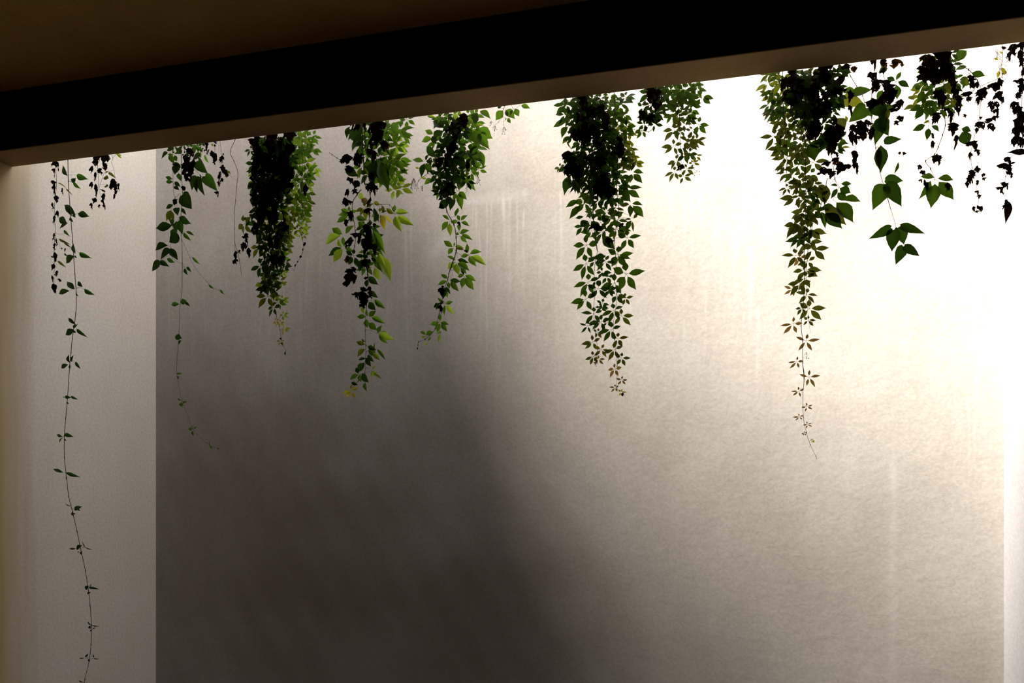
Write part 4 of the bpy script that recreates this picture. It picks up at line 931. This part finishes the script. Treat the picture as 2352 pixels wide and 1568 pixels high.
# ---- 14
v = Vine('sparse vine of large smooth heart-shaped leaves ending in a drooping leaf cluster', 3.72, (2010, 140), seed=14)
v.cmap = {'g': 'h', 'o': 'p', 'y': 'o'}
v.fr(1930, 90, 4)
v.stem([(335, 60), (328, 210), (300, 350), (290, 500), (285, 720), (315, 880), (325, 1000), (365, 1220), (400, 1345), (465, 1568)], 2.0, 1.2, hang=True)
v.stem([(390, 80), (380, 250), (400, 340), (440, 460), (420, 620)], 1.6, .9, hang=True)
v.stem([(290, 720), (230, 780), (150, 880), (135, 1060)], 1.2, .8)
v.stem([(400, 340), (440, 320), (512, 385)], .8, .5)
v.fr(1960, 380, 6)
v.stem([(430, 290), (500, 540), (575, 800), (620, 950), (665, 1110)], 1.1, .6)
v.stem([(575, 800), (530, 830), (505, 880)], .6, .5); v.stem([(575, 800), (625, 805), (670, 830)], .6, .5); v.stem([(665, 1110), (690, 1105), (705, 1115)], .6, .5)
v.stem([(405, 185), (380, 230), (365, 270)], .6, .5); v.stem([(405, 185), (435, 185), (440, 215)], .6, .5)
v.fr(1930, 90, 4)
for w in [(305, 235, 55, 110), (400, 225, 55, 100), (390, 300, 50, 80), (290, 350, 80, 110), (350, 420, 110, 120), (320, 450, 100, 90), (430, 460, 130, 160), (440, 540, 160, 140), (480, 510, 80, 100), (300, 600, 140, 100), (530, 610, 100, 90), (490, 655, 90, 40), (555, 590, 50, 80), (545, 735, 60, 70), (515, 770, 50, 50), (180, 820, 120, 150), (110, 910, 60, 150),
          (200, 870, 110, 140), (150, 930, 70, 110), (285, 870, 60, 140), (130, 1090, 60, 130), (155, 1190, 45, 90), (110, 820, 60, 70), (250, 800, 90, 120)]:
    v.W(*w, 'w', v.rg.uniform(-.05, 0))
for w in [(500, 230, 90, 90, 'b'), (555, 225, 80, 80, 'b'), (410, 240, 50, 60, 'b'), (545, 1048, 30, 28, 'b'), (585, 1052, 40, 34, 'b'), (130, 280, 45, 60, 'b')]:
    v.W(*w)
for s in [(435, 265, 345, 305, .75, 'g'), (500, 383, 424, 348, .5, 'd'), (513, 375, 565, 295, .42, 'g'), (530, 390, 637, 442, .5, 'd'), (515, 420, 520, 555, .5, 'g'), (300, 610, 440, 720, .85, 'd', 1), (430, 600, 360, 760, .75, 'g', 1), (260, 620, 290, 720, .8, 'g'), (400, 740, 315, 975, .60, 'g', 1), (350, 740, 445, 890, .75, 'd', 1), (330, 760, 310, 900, .6, 'd'),
          (405, 950, 570, 915, .62, 'd', 1), (372, 975, 365, 1228, .45, 'd'), (352, 990, 360, 1210, .25, 'o'), (415, 1290, 580, 1300, .62, 'd', 1), (495, 1235, 540, 1120, .2, 'g'), (405, 1350, 285, 1564, .68, 'g', 1), (425, 1330, 565, 1540, .52, 'd', 1), (440, 640, 420, 775, .35, 'y'), (390, 470, 330, 560, .6, 'g'), (280, 540, 320, 570, .5, 'y'), (455, 620, 510, 620, .6, 'y'), (230, 780, 170, 900, .6, 'd')]:
    a = s[:6]; v.S(*a, heart=len(s) > 6)
v.fr(1960, 380, 6)
for s in [(515, 860, 210, 1002, .48, 'd'), (650, 840, 982, 960, .42, 'd'), (545, 890, 530, 1192, .62, 'd'), (610, 860, 668, 1105, .75, 'd'), (685, 1120, 560, 1372, .62, 'd'), (700, 1110, 905, 1262, .52, 'd')]:
    v.S(*s, heart=True)
v.done()

# ---- 15
v = Vine('shaggy vine of black and green leaves ending in one big five-part green leaf', 3.74, (2165, 120), seed=15)
v.cmap = {'g': 'h', 'o': 'p', 'y': 'o'}
v.fr(2060, 80, 4)
v.stem([(420, 60), (425, 200), (430, 400), (435, 600), (440, 760), (445, 830), (420, 920), (380, 1030), (345, 1100), (265, 1160), (310, 1230), (350, 1330)], 2.4, 1.0, hang=True)
v.stem([(470, 60), (490, 190), (560, 270), (660, 320), (740, 420), (765, 480)], 2.4, 1.4, hang=True)
v.stem([(520, 500), (530, 700), (520, 830), (570, 870)], 1.2, .8)
v.stem([(230, 640), (300, 700), (290, 830)], .8, .6); v.stem([(600, 1085), (650, 1065)], .6, .4)
for w in [(250, 230, 80, 80, 'b'), (290, 250, 110, 110), (380, 190, 200, 120), (420, 260, 150, 130), (450, 330, 130, 150), (340, 290, 100, 140), (250, 400, 120, 120), (300, 370, 80, 100), (370, 400, 130, 160), (520, 450, 80, 150), (525, 540, 80, 130), (690, 440, 110, 140), (720, 470, 80, 60), (390, 600, 100, 180), (370, 560, 80, 110), (570, 620, 60, 160), (560, 700, 60, 110),
          (640, 545, 110, 45), (780, 540, 100, 110), (755, 610, 60, 90), (665, 590, 60, 60), (350, 770, 110, 100), (370, 740, 80, 60), (495, 760, 50, 130), (515, 850, 100, 90), (500, 890, 80, 80), (535, 990, 50, 130), (365, 1140, 90, 90), (380, 1170, 50, 60), (210, 1220, 50, 60), (235, 1270, 45, 60), (330, 930, 35, 60), (330, 1010, 40, 80), (265, 1390, 50, 120),
          (295, 1430, 35, 60), (465, 1400, 50, 100), (460, 700, 60, 60), (500, 380, 70, 100), (810, 500, 40, 50)]:
    w_ = w if len(w) > 4 else w + ('w',)
    v.W(*w_, v.rg.uniform(-.07, -.01))
v.W(218, 1345, 34, 40, 'b'); v.W(625, 745, 34, 38, 'b')
v.fill([(130, 230, 500), (250, 260, 520), (380, 220, 520)], 14, (80, 110), 'wdd', (-.05, .02))
v.fill([(420, 200, 560), (560, 220, 520), (680, 250, 480)], 16, (80, 110), 'ggyd', (.0, .08))
for s in [(640, 145, 515, 255, .62, 'g'), (640, 290, 530, 320, .5, 'g'), (685, 350, 812, 380, .48, 'g'), (625, 385, 598, 505, .5, 'g'), (610, 370, 530, 395, .35, 'g'), (640, 395, 640, 480, .5, 'y'), (595, 862, 688, 882, .7, 'd'), (600, 892, 650, 1022, .72, 'd'), (245, 335, 183, 345, .6, 'g'), (215, 500, 165, 460, .7, 'g'), (245, 520, 182, 630, .65, 'g'), (160, 595, 98, 565, .5, 'y'),
          (165, 650, 55, 690, .55, 'y'), (238, 668, 163, 780, .55, 'd'), (260, 828, 138, 880, .5, 'd'), (320, 835, 392, 887, .55, 'd'), (292, 858, 270, 972, .5, 'd'), (300, 790, 240, 810, .4, 'y'), (300, 660, 310, 760, .8, 'g'), (260, 660, 340, 640, .6, 'g')]:
    v.S(*s, name='leaflet')
for p in [(440, 450, 110, 'R', 'y'), (470, 600, 110, 'R', 'y'), (240, 655, 110, 'L', 'g'), (510, 620, 90, 'R', 'o'), (330, 500, 110, 'R', 'g')]:
    v.P(*p)
v.fr(1960, 380, 6)
for s in [(1112, 165, 922, 148, .46, 'g'), (1165, 180, 1392, 190, .5, 'g'), (1125, 255, 1075, 588, .56, 'g'), (1065, 212, 908, 465, .40, 'g'), (1180, 225, 1378, 485, .52, 'g')]:
    v.S(*s, name='leaflet')
v.done()

# ---- 16
v = Vine('thin string of ragged black leaf scraps with a pale tangle of dried tendrils', 3.72, (2290, 105), seed=16)
v.fr(2060, 80, 4)
v.stem([(765, 470), (768, 560), (765, 650), (755, 780), (720, 900), (700, 1000), (680, 1080), (690, 1220), (725, 1290), (732, 1440), (750, 1500), (745, 1580)], 1.4, .7)
v.stem([(960, 40), (970, 180), (960, 280), (930, 400), (900, 560), (890, 700), (875, 850)], 1.4, .8, hang=True)
v.stem([(765, 470), (840, 440), (930, 400)], 1.2, 1.0)
v.stem([(720, 1120), (760, 1220)], .5, .4); v.stem([(640, 1040), (650, 1110)], .5, .4)
for w in [(750, 830, 70, 70), (790, 840, 40, 90), (735, 880, 35, 60), (690, 1020, 110, 90), (735, 1080, 80, 60), (675, 1120, 36, 90), (740, 1240, 75, 75), (690, 1280, 70, 80), (675, 1330, 60, 110), (645, 1380, 45, 60), (740, 1360, 30, 50), (795, 1290, 35, 45), (805, 1325, 35, 40), (735, 1450, 40, 40), (755, 1485, 50, 40), (900, 480, 110, 90), (950, 440, 80, 90), (930, 570, 80, 110), (960, 600, 40, 90),
          (865, 660, 80, 110), (915, 650, 60, 80), (910, 720, 60, 80), (905, 770, 60, 60), (845, 790, 80, 50), (865, 850, 60, 90), (885, 865, 40, 60), (770, 765, 30, 30)]:
    v.W(*w)
for w in [(980, 120, 50, 30), (985, 350, 55, 60)]:
    v.W(*w, 'b')
v.fr(1960, 380, 6)
v.W(1660, 605, 40, 90); v.W(1740, 600, 90, 110); v.W(1710, 640, 60, 50)
# pale dried tendrils
sv, sf = v.V, v.F
v.V, v.F = [], []
v.fr(2060, 80, 4)
for k in range(16):
    x = v.rg.uniform(900, 1000); y = v.rg.uniform(110, 340)
    v.stem([(x, y), (x + v.rg.uniform(-40, 40), y + 30), (x + v.rg.uniform(-30, 30), y + 70), (x + v.rg.uniform(-20, 40), y + 90)], .9, .5)
t_ = link('tendril_tangle', mesh('tendril_tangle', v.V, v.F, MATS['t'], True), v.root)
t_['kind'] = 'stuff'; t_['label'] = 'pale dried tendrils'
v.V, v.F = sv, sf
for s in [(930, 230, 890, 215, .5, 'l'), (960, 300, 1000, 370, .4, 'l'), (940, 330, 920, 400, .4, 'l'), (970, 180, 940, 150, .4, 'l')]:
    v.S(*s)
v.done()

# ---- 17
v = Vine('ragged black withered strand at the right-hand end of the beam, before the bright wall', 3.70, (2345, 100), seed=17)
v.fr(2060, 80, 4)
v.stem([(1165, 20), (1155, 300), (1150, 500), (1140, 800), (1100, 1060), (1020, 1150), (1000, 1300), (985, 1400), (1000, 1520)], 1.8, .7, hang=True)
v.stem([(1100, 40), (1060, 110), (1020, 220)], 1.1, .7)
v.stem([(1055, 290), (1055, 420)], .5, .4)
for w in [(1060, 150, 80, 130), (1080, 110, 70, 60), (1030, 210, 40, 90), (1140, 110, 80, 110), (1140, 190, 70, 110), (1150, 270, 60, 140), (1160, 340, 60, 100), (1140, 440, 60, 80), (1150, 500, 80, 130), (1120, 560, 60, 80), (1080, 660, 70, 100), (1110, 700, 70, 130), (1150, 760, 80, 150), (1120, 820, 90, 150), (1150, 880, 90, 150), (1100, 900, 80, 150), (1110, 980, 110, 110), (1075, 990, 50, 100), (1150, 1000, 60, 90),
          (1095, 430, 80, 34), (1120, 420, 30, 40), (1020, 1170, 60, 100), (990, 1210, 110, 60), (1030, 1250, 70, 90), (1050, 1290, 40, 60), (1060, 1180, 50, 24), (985, 1380, 70, 60), (945, 1425, 70, 60), (965, 1450, 50, 40), (1005, 1400, 40, 60)]:
    v.W(*w)
v.S(1175, 1075, 1005, 1078, .36, 'w', pet=False); v.S(1040, 1078, 1230, 1082, .32, 'w', pet=False)
v.fr(1960, 380, 6)
v.W(2105, 590, 110, 230); v.S(2105, 470, 2112, 805, .32, 'w', pet=False)
v.done()
